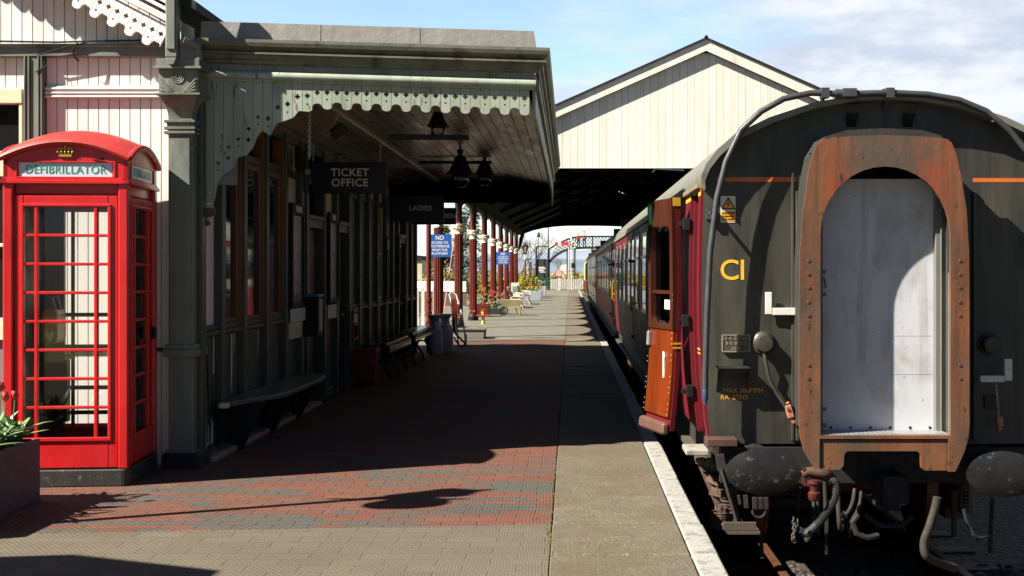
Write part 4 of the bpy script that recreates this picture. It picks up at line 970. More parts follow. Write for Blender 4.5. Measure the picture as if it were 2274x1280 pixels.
# ------------------------------------------------------------ the train
PROF = [(1.335,.27),(1.36,.45),(1.39,.75),(1.41,1.15),(1.412,1.55),(1.405,1.95),(1.395,2.22),(1.40,2.30),(1.364,2.39),(1.285,2.49),(1.148,2.614),(.89,2.738),(.553,2.851),(.237,2.908),(0,2.915)]
def hw(z):
    for (a, z1), (b, z2) in zip(PROF, PROF[1:]):
        if z1 <= z <= z2: return a + (b-a)*(z-z1)/(z2-z1)
    return PROF[0][0]
LC = 19.75
def side(mb, y0, y1, z0, z1, off, sgn=-1, th=.012, n=None):   # a patch that follows the curved side; sgn -1 is the platform side
    zsx = [z0] + [z for _, z in PROF if z0 < z < z1] + [z1]
    if n: zsx = sorted(set(zsx + [z0+(z1-z0)*i/n for i in range(n+1)]))
    a = [(XC + sgn*(hw(z)+off), z) for z in zsx]; b = [(XC + sgn*(hw(z)+off-th), z) for z in zsx][::-1]
    mb.prism(a+b, y0, y1, 'xz'); return mb
def coach(y0, label, paint, wins, doors, detailed=False, roofm=roofgr, cab=False):
    t = thing('railway_coach', label, 'railway coach', (XC, y0+LC/2, 0), group='coaches of the train at the platform')
    body = [(XC+s*a, z) for s, pts in ((-1, [p for p in PROF if p[1] <= 2.25]), (1, [p for p in PROF if p[1] <= 2.25][::-1])) for a, z in pts]
    # platform side and far side as curved skins with doorway gap if the door stands open
    m = MB(); gaps = [(9.80,10.42)] if detailed else []
    spans = []; c = y0
    for a, b in gaps: spans.append((c, a)); c = b
    spans.append((c, y0+LC))
    for a, b in spans: side(m, a, b, .27, 2.25, 0, -1, .05)
    side(m, y0, y0+LC, .27, 2.25, 0, 1, .05)
    m.box(XC-1.2, XC+1.2, y0+LC-.1, y0+LC, .3, 2.8)
    m.build('body', paint, t, smooth=True)
    m = MB(); m.box(XC-1.28, XC+1.28, y0+.1, y0+LC-.12, .26, .34); m.build('floor', grime, t)
    m = MB(); m.box(XC-.3, XC-.25, y0+1.0, y0+LC-.3, .345, 2.7); m.box(XC-1.3, XC-.301, y0+1.4, y0+1.45, .345, 2.3); m.build('partition', interior, t)
    rp = [p for p in PROF if p[1] >= 2.25]; up = [(-a, z) for a, z in [(1.397,2.235)]+rp] + [(a, z) for a, z in (rp[:-1])[::-1]] + [(1.397,2.235)]
    yo = y0-.13 if detailed else y0; m = MB()
    outer = [(XC+a*1.004, z+.012) for a, z in up]; inn = [(XC+a*.985, z-.03) for a, z in up]
    m.prism(outer + inn[::-1], yo, y0+LC, 'xz')
    for yy in [y0+1.6+3.3*i for i in range(6)]:                # roof ventilators
        m.lathe([(.14,2.90),(.15,2.93),(.13,2.97),(.05,2.99)], 12, T(XC-.45,yy,-.03))
    ro = m.build('roof', roofm, t, smooth=True)
    m = MB()
    for s in (-1, 1): m.bar((XC+s*1.412,y0,2.245),(XC+s*1.412,y0+LC,2.245),.03,.035)
    m.build('rain_gutter', MATS.get('gutter_strip') or M('gutter_strip', C(126,112,92), .6, .2, 6), ro)
    for (a, b) in wins:
        f = MB(); z0_, z1_ = 1.04, 2.10
        side(f, a, a+.04, z0_, z1_, .014, -1, .03); side(f, b-.04, b, z0_, z1_, .014, -1, .03); side(f, a+.0405, b-.0405, z0_, z0_+.04, .014, -1, .03); side(f, a+.0405, b-.0405, z1_-.04, z1_, .014, -1, .03); side(f, a+.0405, b-.0405, 1.76, 1.80, .018, -1, .03)
        w = f.build('window', MATS.get('window_trim') or M('window_trim', C(70,62,58), .35), t)
        side(MB(), a+.04, b-.04, z0_+.04, z1_-.04, .006, -1, .004).build('pane', darkgl, w)
    for (a, b) in doors:
        f = MB(); side(f, a, a+.012, .3, 2.2, .006, -1, .01); side(f, b-.012, b, .3, 2.2, .006, -1, .01)
        d = f.build('door', black, t)
        q = MB(); side(q, a+.08, b-.08, 1.2, 2.08, .008, -1, .01).build('pane', darkgl, d)
        q = MB()
        for z in (.55, 1.0, 1.75): q.cbox((XC-hw(z)-.025, b+.02, z), (.05,.09,.05))
        q.build('hinge', black, d)
        q = MB(); q.cbox((XC-hw(1.1)-.03, a+.07, 1.1), (.045,.09,.03)); q.tube([(XC-hw(1.0)-.02,a-.07,.95),(XC-hw(1.2)-.06,a-.07,1.0),(XC-hw(1.2)-.06,a-.07,1.35),(XC-hw(1.3)-.02,a-.07,1.4)], .012, 6); q.build('handle', gold, d)
    # underframe: solebars, bogies with wheels, boxes and truss
    m = MB()
    for s in (-1, 1): m.box(XC+s*1.20, XC+s*1.28, y0+.25, y0+LC-.1, .05, .262); m.box(XC+s*.35, XC+s*.45, y0+.4, y0+LC-.3, -.05, .255)
    m.box(XC-1.0, XC+1.0, y0+.3, y0+LC-.3, .0, .255)
    for yy in (y0+7.4, y0+10.6): m.box(XC-1.15, XC-.5, yy, yy+1.3, -.55, .0)
    for yy in (y0+6, y0+9.3, y0+12.5): m.box(XC+.4, XC+1.1, yy, yy+1.1, -.5, .0)
    m.build('underframe', grime, t)
    m = MB(); side_y = [y0+1.0+.9*i for i in range(20)]
    m.box(XC-1.36, XC-1.20, y0+.25, y0+LC-.3, .02, .06); m.build('step_board', M('dusty_step', C(74,65,54), .8, .2, 9) if 'dusty_step' not in MATS else MATS['dusty_step'], t)
    for yb in (y0+3.0, y0+LC-3.0):
        b = MB()
        for s in (-1, 1):
            b.prism([(yb-1.75,-.28),(yb-1.45,-.12),(yb-.6,-.12),(yb-.35,-.3),(yb+.35,-.3),(yb+.6,-.12),(yb+1.45,-.12),(yb+1.75,-.28),(yb+1.6,-.5),(yb-1.6,-.5)], XC+s*.95, XC+s*1.05, 'yz')
            for ya in (yb-1.28, yb+1.28):
                b.box(XC+s*.93, XC+s*1.12, ya-.17, ya+.17, -.6, -.22)
                for k in range(9): b.lathe([(.085,0),(.085,.016)], 10, T(XC+s*1.02, ya-.38, -.5+.032*k)); b.lathe([(.085,0),(.085,.016)], 10, T(XC+s*1.02, ya+.38, -.5+.032*k))
            for k in range(5): b.box(XC+s*1.0, XC+s*1.1, yb-.5+.04*k, yb+.5-.04*k, -.62+.035*k, -.592+.035*k)
        b.box(XC-.95, XC+.95, yb-.3, yb+.3, -.45, -.1)
        bo = b.build('bogie', M('dusty_bogie', C(92,72,56), .8, .3, 8, dirt=(C(40,34,28), .4, 6)) if 'dusty_bogie' not in MATS else MATS['dusty_bogie'], t)
        for ya in (yb-1.28, yb+1.28):
            w = MB(); rm = Matrix.Rotation(R(90), 4, 'Y')
            for s in (-1, 1): w.lathe([(.44,-.06*s),(.48,-.05*s),(.48,-.03*s),(.455,-.025*s),(.45,.06*s),(.40,.065*s),(.15,.02*s),(.1,.05*s)], 28, T(XC+s*.73, ya, -.785+.455) @ rm)
            w.tube([(XC-.75,ya,-.33),(XC+.75,ya,-.33)], .08, 12); w.build('wheelset', railm, bo)
    return t
# --- coach nearest the camera with its end, gangway and open door
CY = 9.62
w1 = [(11.25,12.15),(12.85,13.85),(14.45,15.5),(16.2,17.25),(17.95,19.0),(20.5,21.6),(22.3,23.4),(24.1,25.2),(25.9,26.9)]
c1 = coach(CY, 'dark maroon coach with a rusty gangway end lettered CI and a door standing open', maroon, w1, [(19.35,20.1),(27.6,28.25),(28.5,29.2)], True)
K = F/CY; KB = F/9.09
def pe(px, py): return Vector((X(px, CY), CY, Z(py, CY)))     # on the end panel
m = MB(); endp = [(XC-a, z) for a, z in PROF if z < 2.9] + [(XC, 2.90)] + [(XC+a, z) for a, z in PROF[::-1] if z < 2.9]
endp = [(x*.0+ (XC+(x-XC)*.985), z-.012) for x, z in endp]
m.prism([(x, max(z,.275)) for x, z in endp], CY-.002, CY+.05, 'xz'); ep = m.build('end_panel', endgrey, c1)
MB().box(X(1757,CY), X(1763,CY), CY-.02, CY-.0025, .30, 2.35).build('end_moulding', endgrey, c1, bevel=.004); MB().box(X(1766,CY), X(1774,CY), CY-.035, CY-.0025, .30, 2.2).build('end_moulding', endgrey, c1, bevel=.004); MB().box(X(2158,CY), X(2166,CY), CY-.035, CY-.0025, .30, 2.2).build('end_moulding', endgrey, c1, bevel=.004)
m = MB(); m.box(X(1592,CY), X(1768,CY), CY-.004, CY-.0022, Z(404,CY), Z(394,CY)); m.box(X(2160,CY), X(2330,CY), CY-.004, CY-.0022, Z(405,CY), Z(396,CY)); m.build('lining', orange, c1)
m = MB()
for z0_, z1_ in ((.955,.968),(.985,.998)): side(m, CY, 9.80, z0_, z1_, .002, -1, .004)
side(m, CY, 9.80, 2.17, 2.235, .002, -1, .004); side(m, 10.42, 10.9, 2.17, 2.23, .002, -1, .004); m.build('side_lining', yellow, c1)
m = MB(); side(m, CY, 9.80, .968, .985, .0021, -1, .004); m.build('side_lining', black, c1)
# brackets on the roof edge
for px in (1890, 2015):
    m = MB(); p = pe(px, 265); m.prism([(p.y-.10, p.z+.03),(p.y-.002, p.z+.045),(p.y-.002,p.z-.06)], p.x-.035, p.x+.035, 'yz'); m.build('roof_bracket', black, c1)
# pipe over the roof
pp = [(1566,862),(1566,830),(1570,700),(1577,560),(1592,440),(1612,360),(1645,290),(1690,248),(1740,220),(1800,207),(1885,209),(1975,206),(2060,210),(2130,222),(2190,247),(2240,288),(2280,335),(2320,400)]
yp_ = CY-.16
m = MB(); m.tube([(X(x,yp_), yp_, Z(y,yp_)) for x, y in pp], .0235, 12)
for px in (1832, 1976): m.box(X(px,yp_)-.03, X(px,yp_)+.03, yp_-.03, yp_+.06, Z(218,yp_), Z(196,yp_)); m.bar((X(px,yp_), yp_+.05, Z(204,yp_)),(X(px,yp_), yp_+.15, Z(236,yp_)), .03, .03)
m.tube([(X(1855,yp_),yp_,Z(208,yp_)),(X(1905,yp_),yp_,Z(210,yp_))], .034, 12); m.box(X(1870,yp_), X(1900,yp_), yp_-.045, yp_+.045, Z(216,yp_), Z(198,yp_)); m.tube([(X(1960,yp_),yp_,Z(206,yp_)),(X(1978,yp_),yp_,Z(206,yp_))], .03, 12)
m.bar((X(1575,yp_),yp_,Z(472,yp_)),(X(1590,CY),CY,Z(472,CY)),.02); m.box(X(1572,CY)-.015, X(1572,CY)+.03, CY-.06, CY, Z(488,CY), Z(458,CY))
m.bar((X(2205,yp_),yp_,Z(268,yp_)),(X(2235,CY),CY+.05,Z(272,CY)),.02)
rpipe = m.build('roof_pipe', M('pipe_grey', C(64,66,68), .45, .2, 6, metal=.2), c1, smooth=True)
m = MB(); m.lathe([(.012,-.03),(.016,0),(.024,.015),(.024,.08),(.018,.1),(.026,.12)], 12, T(X(1566,yp_),yp_,Z(890,yp_))); m.build('blue_valve', M('blue_valve_paint', C(52,68,92), .4, .2, 20), rpipe, smooth=True)
# sticker, number, plate, stencilled words
def endplate(x0, x1, y0_, y1_, th=.004): return MB().plate([rrect(X(x0,CY), X(x1,CY), Z(y1_,CY), Z(y0_,CY), .008, 2)], th, T(0, CY-.002-th/2, 0) @ FACE)
stk = endplate(1600, 1633, 436, 495).build('warning_sticker', whitep, c1)
m = MB(); a = [pe(1602,464), pe(1632,464), pe(1617,440)]; m.prism([(p.x, p.z) for p in a], CY-.0085, CY-.0066, 'xz'); m.box(X(1602,CY), X(1632,CY), CY-.0085, CY-.0066, Z(492,CY), Z(470,CY)); m.build('yellow_field', M('sign_yellow', C(232,160,30), .4), stk)
m = MB(); tri = [(X(x,CY), Z(y,CY)) for x, y in ((1601,465),(1633,465),(1617,438))]; tri2 = [(X(x,CY), Z(y,CY)) for x, y in ((1605,462.5),(1629,462.5),(1617,443))]
m.plate([tri, tri2], .001, T(0, CY-.0095, 0) @ FACE); m.plate([[(X(x,CY), Z(y,CY)) for x, y in ((1619,446),(1613,455),(1617,454.5),(1614,462),(1621,452.5),(1617,453))]], .001, T(0, CY-.0095, 0) @ FACE)
m.text('DANGER', .024, T(X(1617,CY), CY-.0095, Z(474,CY)) @ FACE, .001, bold=.02); m.text('OVERHEAD', .018, T(X(1617,CY), CY-.0095, Z(481,CY)) @ FACE, .001, bold=.02); m.text('LIVE WIRES', .018, T(X(1617,CY), CY-.0095, Z(487.5,CY)) @ FACE, .001, bold=.02)
m.build('bolt_and_words', black, stk)
m = MB(); m.text('CI', .218, T(X(1627,CY), CY-.004, Z(602,CY)) @ FACE, .002, bold=.008, spacing=.95); m.build('lettering', yellow, c1)
m = MB(); m.text('MAX 100MPH', .052, T(X(1605,CY), CY-.004, Z(868,CY)) @ FACE, .002, align='LEFT', bold=.01); m.text('RA  ETH3', .05, T(X(1600,CY), CY-.004, Z(883,CY)) @ FACE, .002, align='LEFT', bold=.01); m.build('lettering', M('dull_yellow_stencil', C(196,136,40), .6), c1)
pl_ = endplate(1602, 1665, 743, 782, .02).build('data_plate', M('cast_plate', C(70,64,56), .45, .2, 12), c1, bevel=.004)
m = MB()
for tx, y in (('63-6 35Tons', 751), ('9-0 & 9-3', 763), ('42 F', 774.5)): m.text(tx, .037, T(X(1633.5,CY), CY-.0235, Z(y,CY)) @ FACE, .004, bold=.012, spacing=1.1)
m.plate([rrect(X(1602,CY), X(1665,CY), Z(782,CY), Z(743,CY), .008, 2), rrect(X(1604.5,CY), X(1662.5,CY), Z(779.5,CY), Z(745.5,CY), .006, 2)], .006, T(0, CY-.024, 0) @ FACE)
m.build('raised_letters', M('worn_cast_letters', C(134,122,104), .45), pl_)
# jumper sockets with cable and plug
def socket(px, py, cable=True):
    p = pe(px, py); m = MB(); m.lathe([(.088,0),(.09,.012),(.07,.03),(.066,.07),(.06,.085),(.02,.09)], 24, T(p.x,p.y-.002,p.z) @ Matrix.Rotation(R(90), 4, 'X'))
    for k in range(6): m.lathe([(.008,0),(.008,.02)], 8, T(p.x+.076*math.cos(k*1.047), p.y-.005, p.z+.076*math.sin(k*1.047)) @ Matrix.Rotation(R(90), 4, 'X'))
    return m.build('jumper_socket', endgrey, c1, smooth=True)
so1 = socket(1695, 762)
yc = CY-.05; cab = [(1697,782),(1700,805),(1708,840),(1722,870),(1742,900),(1752,912)]
MB().tube([(X(x,yc), yc-.02*(i % 2), Z(y,yc)) for i, (x, y) in enumerate(cab)], .015, 10).build('cable', endgrey, so1, smooth=True)
m = MB(); m.bar(P(1749,900,yc), P(1757,928,yc), .05, .05); m.bar(P(1750,898,yc), P(1748,893,yc), .03, .03); m.bar(P(1755,926,yc), P(1764,940,yc), .03, .03); m.build('plug', M('copper_plug', C(170,110,84), .45, .2, 20), so1, bevel=.006)
so2 = socket(2196, 765)
m = MB(); yy = CY-.12; m.bar(P(2218,925,yy), P(2221,948,yy), .045, .045); m.bar(P(2220,948,yy), P(2218,957,yy), .03,.03); m.build('plug', MATS['copper_plug'], so2, bevel=.006)
m = MB(); chain(m, P(2212,850,yy), P(2218,925,yy), .022, .003); m.build('chain', steel, so2)
m = MB(); m.box(X(2184,CY), X(2212,CY), CY-.03, CY-.002, Z(908,CY), Z(879,CY)); m.build('terminal_box', rustd, c1, bevel=.006)
# lamp irons, white
def iron(name, parts):
    m = MB()
    for (x0, x1, y0_, y1_, d0, d1) in parts: m.box(X(x0,CY), X(x1,CY), CY-d1, CY-d0, Z(y1_,CY), Z(y0_,CY))
    m.build(name, whitep, c1, bevel=.004)
iron('lamp_iron', [(1697,1712,649,698,.04,.055),(1714,1776,684,700,.002,.055)]); iron('lamp_iron', [(2215,2232,794,842,.14,.16),(2162,2214.5,831,845,.10,.16)])
# footstep bracket and treads
m = MB(); yb = CY
x0_, x1_ = X(1590,yb), X(1660,yb); zt_ = Z(812,yb)
m.box(x0_, x1_, yb-.16, yb-.002, zt_-.012, zt_); m.prism([(yb-.16,zt_),(yb-.002,zt_),(yb-.002,zt_-.20)], x0_, x0_+.008, 'yz'); m.prism([(yb-.16,zt_),(yb-.002,zt_),(yb-.002,zt_-.20)], x1_-.008, x1_, 'yz')
m.bar((x0_+.05,yb-.12,zt_-.035),(x1_-.02,yb-.12,zt_-.035),.012); m.bar((x0_+.09,yb-.05,zt_-.10),(x1_-.0,yb-.05,zt_-.10),.012); m.build('end_step', M('step_black', C(44,44,42), .5), c1)
m = MB(); m.box(X(1565,CY), X(1632,CY), CY-.17, CY+.02, Z(986,CY), Z(969,CY)); m.build('corner_step', rustd, c1, bevel=.006)
m = MB(); m.box(X(1520,9.75), X(1570,9.75), 9.6, 9.95, Z(1012,9.6), Z(1000,9.6)); m.build('footboard', M('worn_white_board', C(150,146,136), .7, .12, 12, dirt=(C(100,92,80), .4, 8)), c1, bevel=.006)
# --- gangway: rusty face plate, bellows housing, pale grey board
GY = 9.09
def ge(px, py): return (X(px, GY), Z(py, GY))
outer = [ge(*p) for p in ((1786,1003),(1778,975),(1775,945),(1775,700),(1777,560),(1784,470),(1796,380),(1806,345),(1815,322),(1826,311),(1850,305),(1960,300),(2080,305),(2104,309),(2114,318),(2124,345),(2136,400),(2147,470),(2152,560),(2153,700),(2153,945),(2150,975),(2142,1003),(2122,1048),(2106,1048),(2106,975),(1820,975),(1820,1048),(1812,1048))]
cxh = 1966; inn = [ge(1822,968), ge(1822,520)] + [ge(cxh - 144*math.cos(R(a)), 520 - 150*math.sin(R(a))) for a in range(10, 180, 10)] + [ge(2111,520), ge(2111,968)]
m = MB(); m.plate([outer, inn], .03, T(0, GY+.015, 0) @ FACE); gp = m.build('gangway_face', rust, c1, bevel=.003)
m = MB(); low = [ge(*p) for p in ((1823,978),(2104,978),(2104,1046),(2055,1046),(2047,1040),(2045,1010),(2038,1003),(1882,1003),(1876,1010),(1874,1036),(1866,1044),(1823,1046))]
m.plate([low], .03, T(0, GY+.03, 0) @ FACE); m.build('lower_plate', rust, gp, bevel=.003)
m = MB(); rv_ = []
for x in (1797, 2133):
    for py in (580,610,640,672,702,812,842): rv_.append(ge(x+rnd.uniform(-1,1), py))
for x, z in rv_: MB().lathe([(.015,0),(.013,.003),(.007,.004)], 10, T(x, GY, z) @ Matrix.Rotation(R(90), 4, 'X')).build('rivet', MATS['dark_rust'], gp)
m = MB(); hs = [ge(1784,960), ge(1784,600), ge(1792,430), ge(1808,338), ge(1830,302), ge(1880,288), ge(1960,284), ge(2050,288), ge(2096,300), ge(2118,338), ge(2134,430), ge(2144,600), ge(2144,960)]
hs = [(XC+(x-XC)*.965, z) for x, z in hs]; hin = [(XC+(x-XC)*.9, z-.05) for x, z in hs]
m.prism(hs + hin[::-1], GY+.03, CY, 'xz'); m.build('bellows', M('bellows_canvas', C(38,37,32), .8, .25, 8, (1,3,1), .006, 18), c1)
DY = 9.36
m = MB(); m.box(X(1800,DY), X(2073,DY), DY, DY+.03, Z(958,DY), Z(398,DY)); m.build('grey_board', ddoor, c1)
m = MB(); m.box(X(1800,DY), X(1826,DY), DY-.016, DY-.0005, Z(958,DY), Z(398,DY)); m.build('edge_strip', MATS['mid_grey_paint'], c1)
for py in (560, 745, 830): MB().box(X(1828,DY), X(2070,DY), DY-.0014, DY-.0004, Z(py+1.4,DY), Z(py,DY)).build('panel_seam', ddoor, c1)
for px in range(1845, 2070, 44): MB().lathe([(.011,0),(.009,.004),(.004,.006)], 8, T(X(px,DY), DY, Z(950,DY)) @ Matrix.Rotation(R(90), 4, 'X')).build('board_bolt', MATS['black_iron'], c1)
m = MB(); m.box(X(2073,DY)+.001, X(2100,DY), DY-.05, DY+.05, Z(962,DY), Z(420,DY)); m.box(X(2100,DY)+.001, X(2113,DY), DY-.12, DY+.05, Z(962,DY), Z(480,DY)); m.bar((X(2085,DY),DY-.06,Z(960,DY)),(X(2085,DY),DY-.06,Z(440,DY)),.012); m.build('door_jamb', ngrey, c1, bevel=.004)
m = MB(); m.box(X(1800,DY), X(2120,DY), DY-.02, DY+.04, Z(397,DY), Z(340,DY)); m.build('header', sootb, c1)
m = MB(); m.box(X(1820,GY), X(2113,GY), GY+.031, DY+.03, Z(968,GY)-.02, Z(966,GY)); 
for k in range(26): m.bar((X(1830+k*11,GY), GY+.04, Z(966,GY)+.001), (X(1836+k*11,GY), DY-.01, Z(966,GY)+.001), .006, .004)
m.build('tread_plate', steel, c1)
m = MB()
for py in (600, 650, 905, 940): MB().box(X(1827,DY), X(1834,DY), DY-.010, DY-.0005, Z(py+8,DY), Z(py,DY)).build('latch', ngrey, c1)
MB().bar((X(1828,DY),DY-.02,Z(615,DY)),(X(1833,DY),DY-.02,Z(640,DY)),.008).build('latch_bar', black, c1)
# --- buffers
def buffer_(px, py):
    x, z = X(px, GY), Z(py, GY); m = MB(); a, b = .272, .165; rows = []
    for i in range(8):
        rr = i/7; rows.append([(x + a*rr*math.cos(t*math.pi/18), GY-.02 + .035*rr**2.2, z + b*rr*math.sin(t*math.pi/18)) for t in range(37)])
    m.grid(rows); m.grid([[(x+a*math.cos(t*math.pi/18), GY+.015, z+b*math.sin(t*math.pi/18)) for t in range(37)], [(x+a*math.cos(t*math.pi/18), GY+.05, z+b*math.sin(t*math.pi/18)) for t in range(37)], [(x, GY+.05, z) for t in range(37)]])
    h = m.build('buffer', greasy, c1, smooth=True)
    q = MB(); q.lathe([(.07,0),(.07,.25),(.10,.25),(.10,.45),(.14,.46),(.14,.50)], 16, T(x, GY+.05, z) @ Matrix.Rotation(R(-90), 4, 'X')); q.build('shank', grime, h)
buffer_(1697, 1050); buffer_(2232, 1055)
m = MB(); m.box(XC-1.25, XC+1.25, CY-.03, CY+.1, -.02, .25); m.build('headstock', M('black_headstock', C(24,22,20), .7), c1)
# --- hoses, coupling and clutter below the headstock
def hose(name, pts, r, mat, Y=9.3, n=10, ridges=0):
    m = MB(); q = [P(x, y, Y + dy) for x, y, dy in pts]
    sm = []
    for i in range(len(q)-1):
        a, b, c, d = q[max(i-1,0)], q[i], q[i+1], q[min(i+2,len(q)-1)]
        for k in range(6):
            t = k/6; sm.append(.5*((2*b)+(c-a)*t+(2*a-5*b+4*c-d)*t*t+(3*b-a-3*c+d)*t**3))
    sm.append(q[-1])
    if ridges:
        fine = []
        for a, b in zip(sm, sm[1:]): fine += [a, a.lerp(b, .33), a.lerp(b, .66)]
        m.tube(fine, [r*(1.12 if i % 2 else .92) for i in range(len(fine))], n)
    else: m.tube(sm, r, n)
    return m.build(name, mat, c1, smooth=not ridges)
hose('steam_hose', [(1800,1052,.1),(1838,1062,.0),(1858,1078,0),(1852,1110,0),(1835,1140,0),(1815,1165,0),(1790,1185,.1),(1772,1178,.1)], .029, M('grey_hose', C(33,34,33), .6, .2, 12), 9.12, 10, 1)
hose('vacuum_pipe', [(2082,1104,0),(2076,1130,0),(2064,1170,0),(2052,1205,0),(2058,1235,0),(2090,1252,.1),(2120,1262,.2)], .032, M('dusty_ochre_pipe', C(46,40,31), .8, .4, 14, dirt=(C(46,38,28), .5, 12)), 9.15)
hose('brake_hose', [(2140,1130,.1),(2150,1165,.1),(2170,1195,.1),(2195,1190,.2)], .014, MATS['grey_hose'], 9.15)
hose('brake_pipe', [(1782,1055,0),(1800,1048,0),(1838,1055,0),(1850,1070,.2)], .036, rustd, 9.12)
m = MB()
p = P(1808,1085,9.1); m.lathe([(.03,-.09),(.045,-.07),(.045,-.03),(.03,-.02),(.035,.03),(.05,.035),(.05,.06),(.02,.065)], 12, T(*p)); m.bar(P(1783,1075,9.1), P(1786,1040,9.1), .02, .02); m.bar(P(1783,1075,9.1), P(1800,1078,9.1), .022,.022)
m.build('brake_cock', M('dull_red_cock', C(74,30,27), .5, .2, 14), c1, smooth=True)
m = MB(); yy = 9.1
for k, px in enumerate((1675,1688,1700)): m.bar(P(px,1105,yy), P(px+1,1130,yy), .03, .03)
m.tube([P(1686 + 15*math.cos(a), 1133 + 17*math.sin(a), yy) for a in [i*math.pi/9 for i in range(10)]], .011, 8); m.bar(P(1655,1100,yy), P(1657,1128,yy), .03, .03); m.bar(P(1640,1100,yy),P(1643,1120,yy),.02,.02)
m.build('air_cocks', grime, c1)
m = MB(); chain(m, P(1762,1150,9.1), P(1764,1205,9.1), .03, .005); chain(m, P(1772,1155,9.1), P(1758,1200,9.1), .03, .005); m.build('hose_chain', M('dull_chain', C(92,88,80), .5, .2, 20, metal=.4), c1)
m = MB(); m.box(X(1605,9.3), X(1680,9.3), 9.1, 9.4, Z(1176,9.3), Z(1168,9.3)); m.box(X(1605,9.1), X(1680,9.1), 9.1, 9.115, Z(1180,9.1), Z(1160,9.1)); m.build('low_step', MATS['dusty_step'], c1, bevel=.004); m = MB(); m.bar(P(1603,1040,9.4), P(1640,1165,9.35), .07, .02); m.bar(P(1598,1010,9.4), P(1603,1045,9.4), .06, .05); m.build('step_strap', grime, c1)
MB().bar(P(1690,1185,9.2), P(1692,1240,9.2), .025, .03).build('hanger', grime, c1); MB().bar(P(1836,1150,9.2), P(1834,1232,9.2), .02,.02).build('hanger', grime, c1)
m = MB()                                                       # buckeye coupler in the dark
m.box(XC-.09, XC+.09, 9.3, 9.62, -.14, .08); m.prism([(XC-.12,-.16),(XC+.0,-.18),(XC+.13,-.13),(XC+.12,.02),(XC+.03,.04),(XC-.1,.02)], 9.36, 9.5, 'xz'); m.tube([(XC-.2,9.4,-.22),(XC-.1,9.4,-.30),(XC+.05,9.4,-.31),(XC+.16,9.4,-.24)], .022, 8); m.build('coupler', M('dark_coupler', C(14,13,12), .75, .3, 8), c1, bevel=.01)
m = MB()                                                       # shackle to the left of the coupler
m.tube([P(1905,1145,9.15), P(1893,1160,9.12), P(1902,1185,9.12), P(1925,1195,9.12), P(1950,1190,9.15)], .022, 8); m.build('shackle', grime, c1, smooth=True)
# spring and bogie clutter visible past the corner
m = MB()
rs_ = random.Random(14)
for k in range(5):
    a = P(1556+k*11+rs_.uniform(-6,6), 1022+k*34, 9.95); b = P(1598+k*8+rs_.uniform(-10,4), 1036+k*32+rs_.uniform(-8,8), 9.8); m.bar(a, b, rs_.uniform(.03,.09), rs_.uniform(.03,.09)); m.cbox(a.lerp(b,.6)+Vector((0,-.02,.02)), (rs_.uniform(.05,.12),.06,rs_.uniform(.03,.08)))
for k in range(7): m.tube([P(1598,1138+k*5.5,9.85)+Vector((.07*math.cos(t),.07*math.sin(t),0)) for t in [i*math.pi/6 for i in range(12)]], .011, 6, closed=True)
m.bar(P(1552,1018,9.95), P(1612,1160,9.9), .05, .05)
m.build('bogie_spring', M('brown_brake_dust', C(84,64,50), .85, .4, 12, dirt=(C(30,26,22), .5, 7)), c1, bevel=.01)
rs_ = random.Random(23)                                        # hoses, rods and cables hanging in the dark behind the buffers
for k in range(11):
    px = rs_.uniform(1640, 2250); y0_ = rs_.uniform(1060, 1110); L = rs_.uniform(50, 130); sw = rs_.uniform(-40, 40)
    hose('air_hose' if k % 2 else 'drop_pipe', [(px, y0_, .3), (px+sw*.2, y0_+L*.5, .25), (px+sw*.7, y0_+L*.9, .25), (px+sw*1.3, y0_+L*.95, .35), (px+sw*1.6, y0_+L*.6, .5)] if k % 2 else [(px, y0_, .4), (px+sw*.1, y0_+L*.5, .4), (px+sw*.15, y0_+L, .4)], rs_.uniform(.010,.024), grime, 9.2)
# --- the open door, swung wide, varnished inside
hx = .925; Eo = Vector((hx, 10.43, 0)); dd = Vector((-.262, .965, 0)); ni = Vector((-.965, -.262, 0)); TH = .066; DWd = .62
def dm(): return Matrix(((dd.x, ni.x, 0, Eo.x), (dd.y, ni.y, 0, Eo.y), (0, 0, 1, 0), (0, 0, 0, 1)))
DM = dm()
def bulge(z): return (1.412 - hw(z))                          # the door has the same curve as the side
def dpatch(mb, u0, u1, z0, z1, t0, t1, n=10):
    zz = [z0+(z1-z0)*i/n for i in range(n+1)]
    a = [(t0 + bulge(z)*.9, z) for z in zz]; b = [(t1 + bulge(z)*.9, z) for z in zz][::-1]
    vs = [(u0, t, z) for t, z in a+b] + [(u1, t, z) for t, z in a+b]; k = len(a+b)
    fs = [(i, (i+1) % k, k+(i+1) % k, k+i) for i in range(k)]
    for i in range(n): fs += [(i, i+1, k-2-i, k-1-i), (k+i, 2*k-1-i, 2*k-2-i, k+i+1)]
    mb.add(vs, fs, DM); return mb
zb, ztp = .27, 2.20
m = MB()
for u0, u1, z0, z1 in ((0,.05,zb,ztp),(DWd-.05,DWd,zb,ztp),(.0505,DWd-.0505,zb,1.05),(.0505,DWd-.0505,1.98,ztp)): dpatch(m, u0, u1, z0, z1, 0, TH*.6)
dob = m.build('open_door', maroon, c1)
m = MB(); dpatch(m, .01, DWd-.01, .38, 1.10, TH*.6+.001, TH); m.build('lower_panel', varn, dob)
m = MB(); DM2 = DM @ Matrix(((1,0,0,0),(0,0,1,0),(0,1,0,0),(0,0,0,1)))
so_ = [(DWd-.003,ztp-.004),(.003,ztp-.004)] + [(.003, 1.104+(ztp-1.11)*k/8) for k in range(8,-1,-1)] + [(DWd-.003, 1.104+(ztp-1.11)*k/8) for k in range(9)]
q = MB(); q.plate([so_, rrect(.07,DWd-.07,1.15,1.97,.07,5)], .05, Matrix.Identity(4))
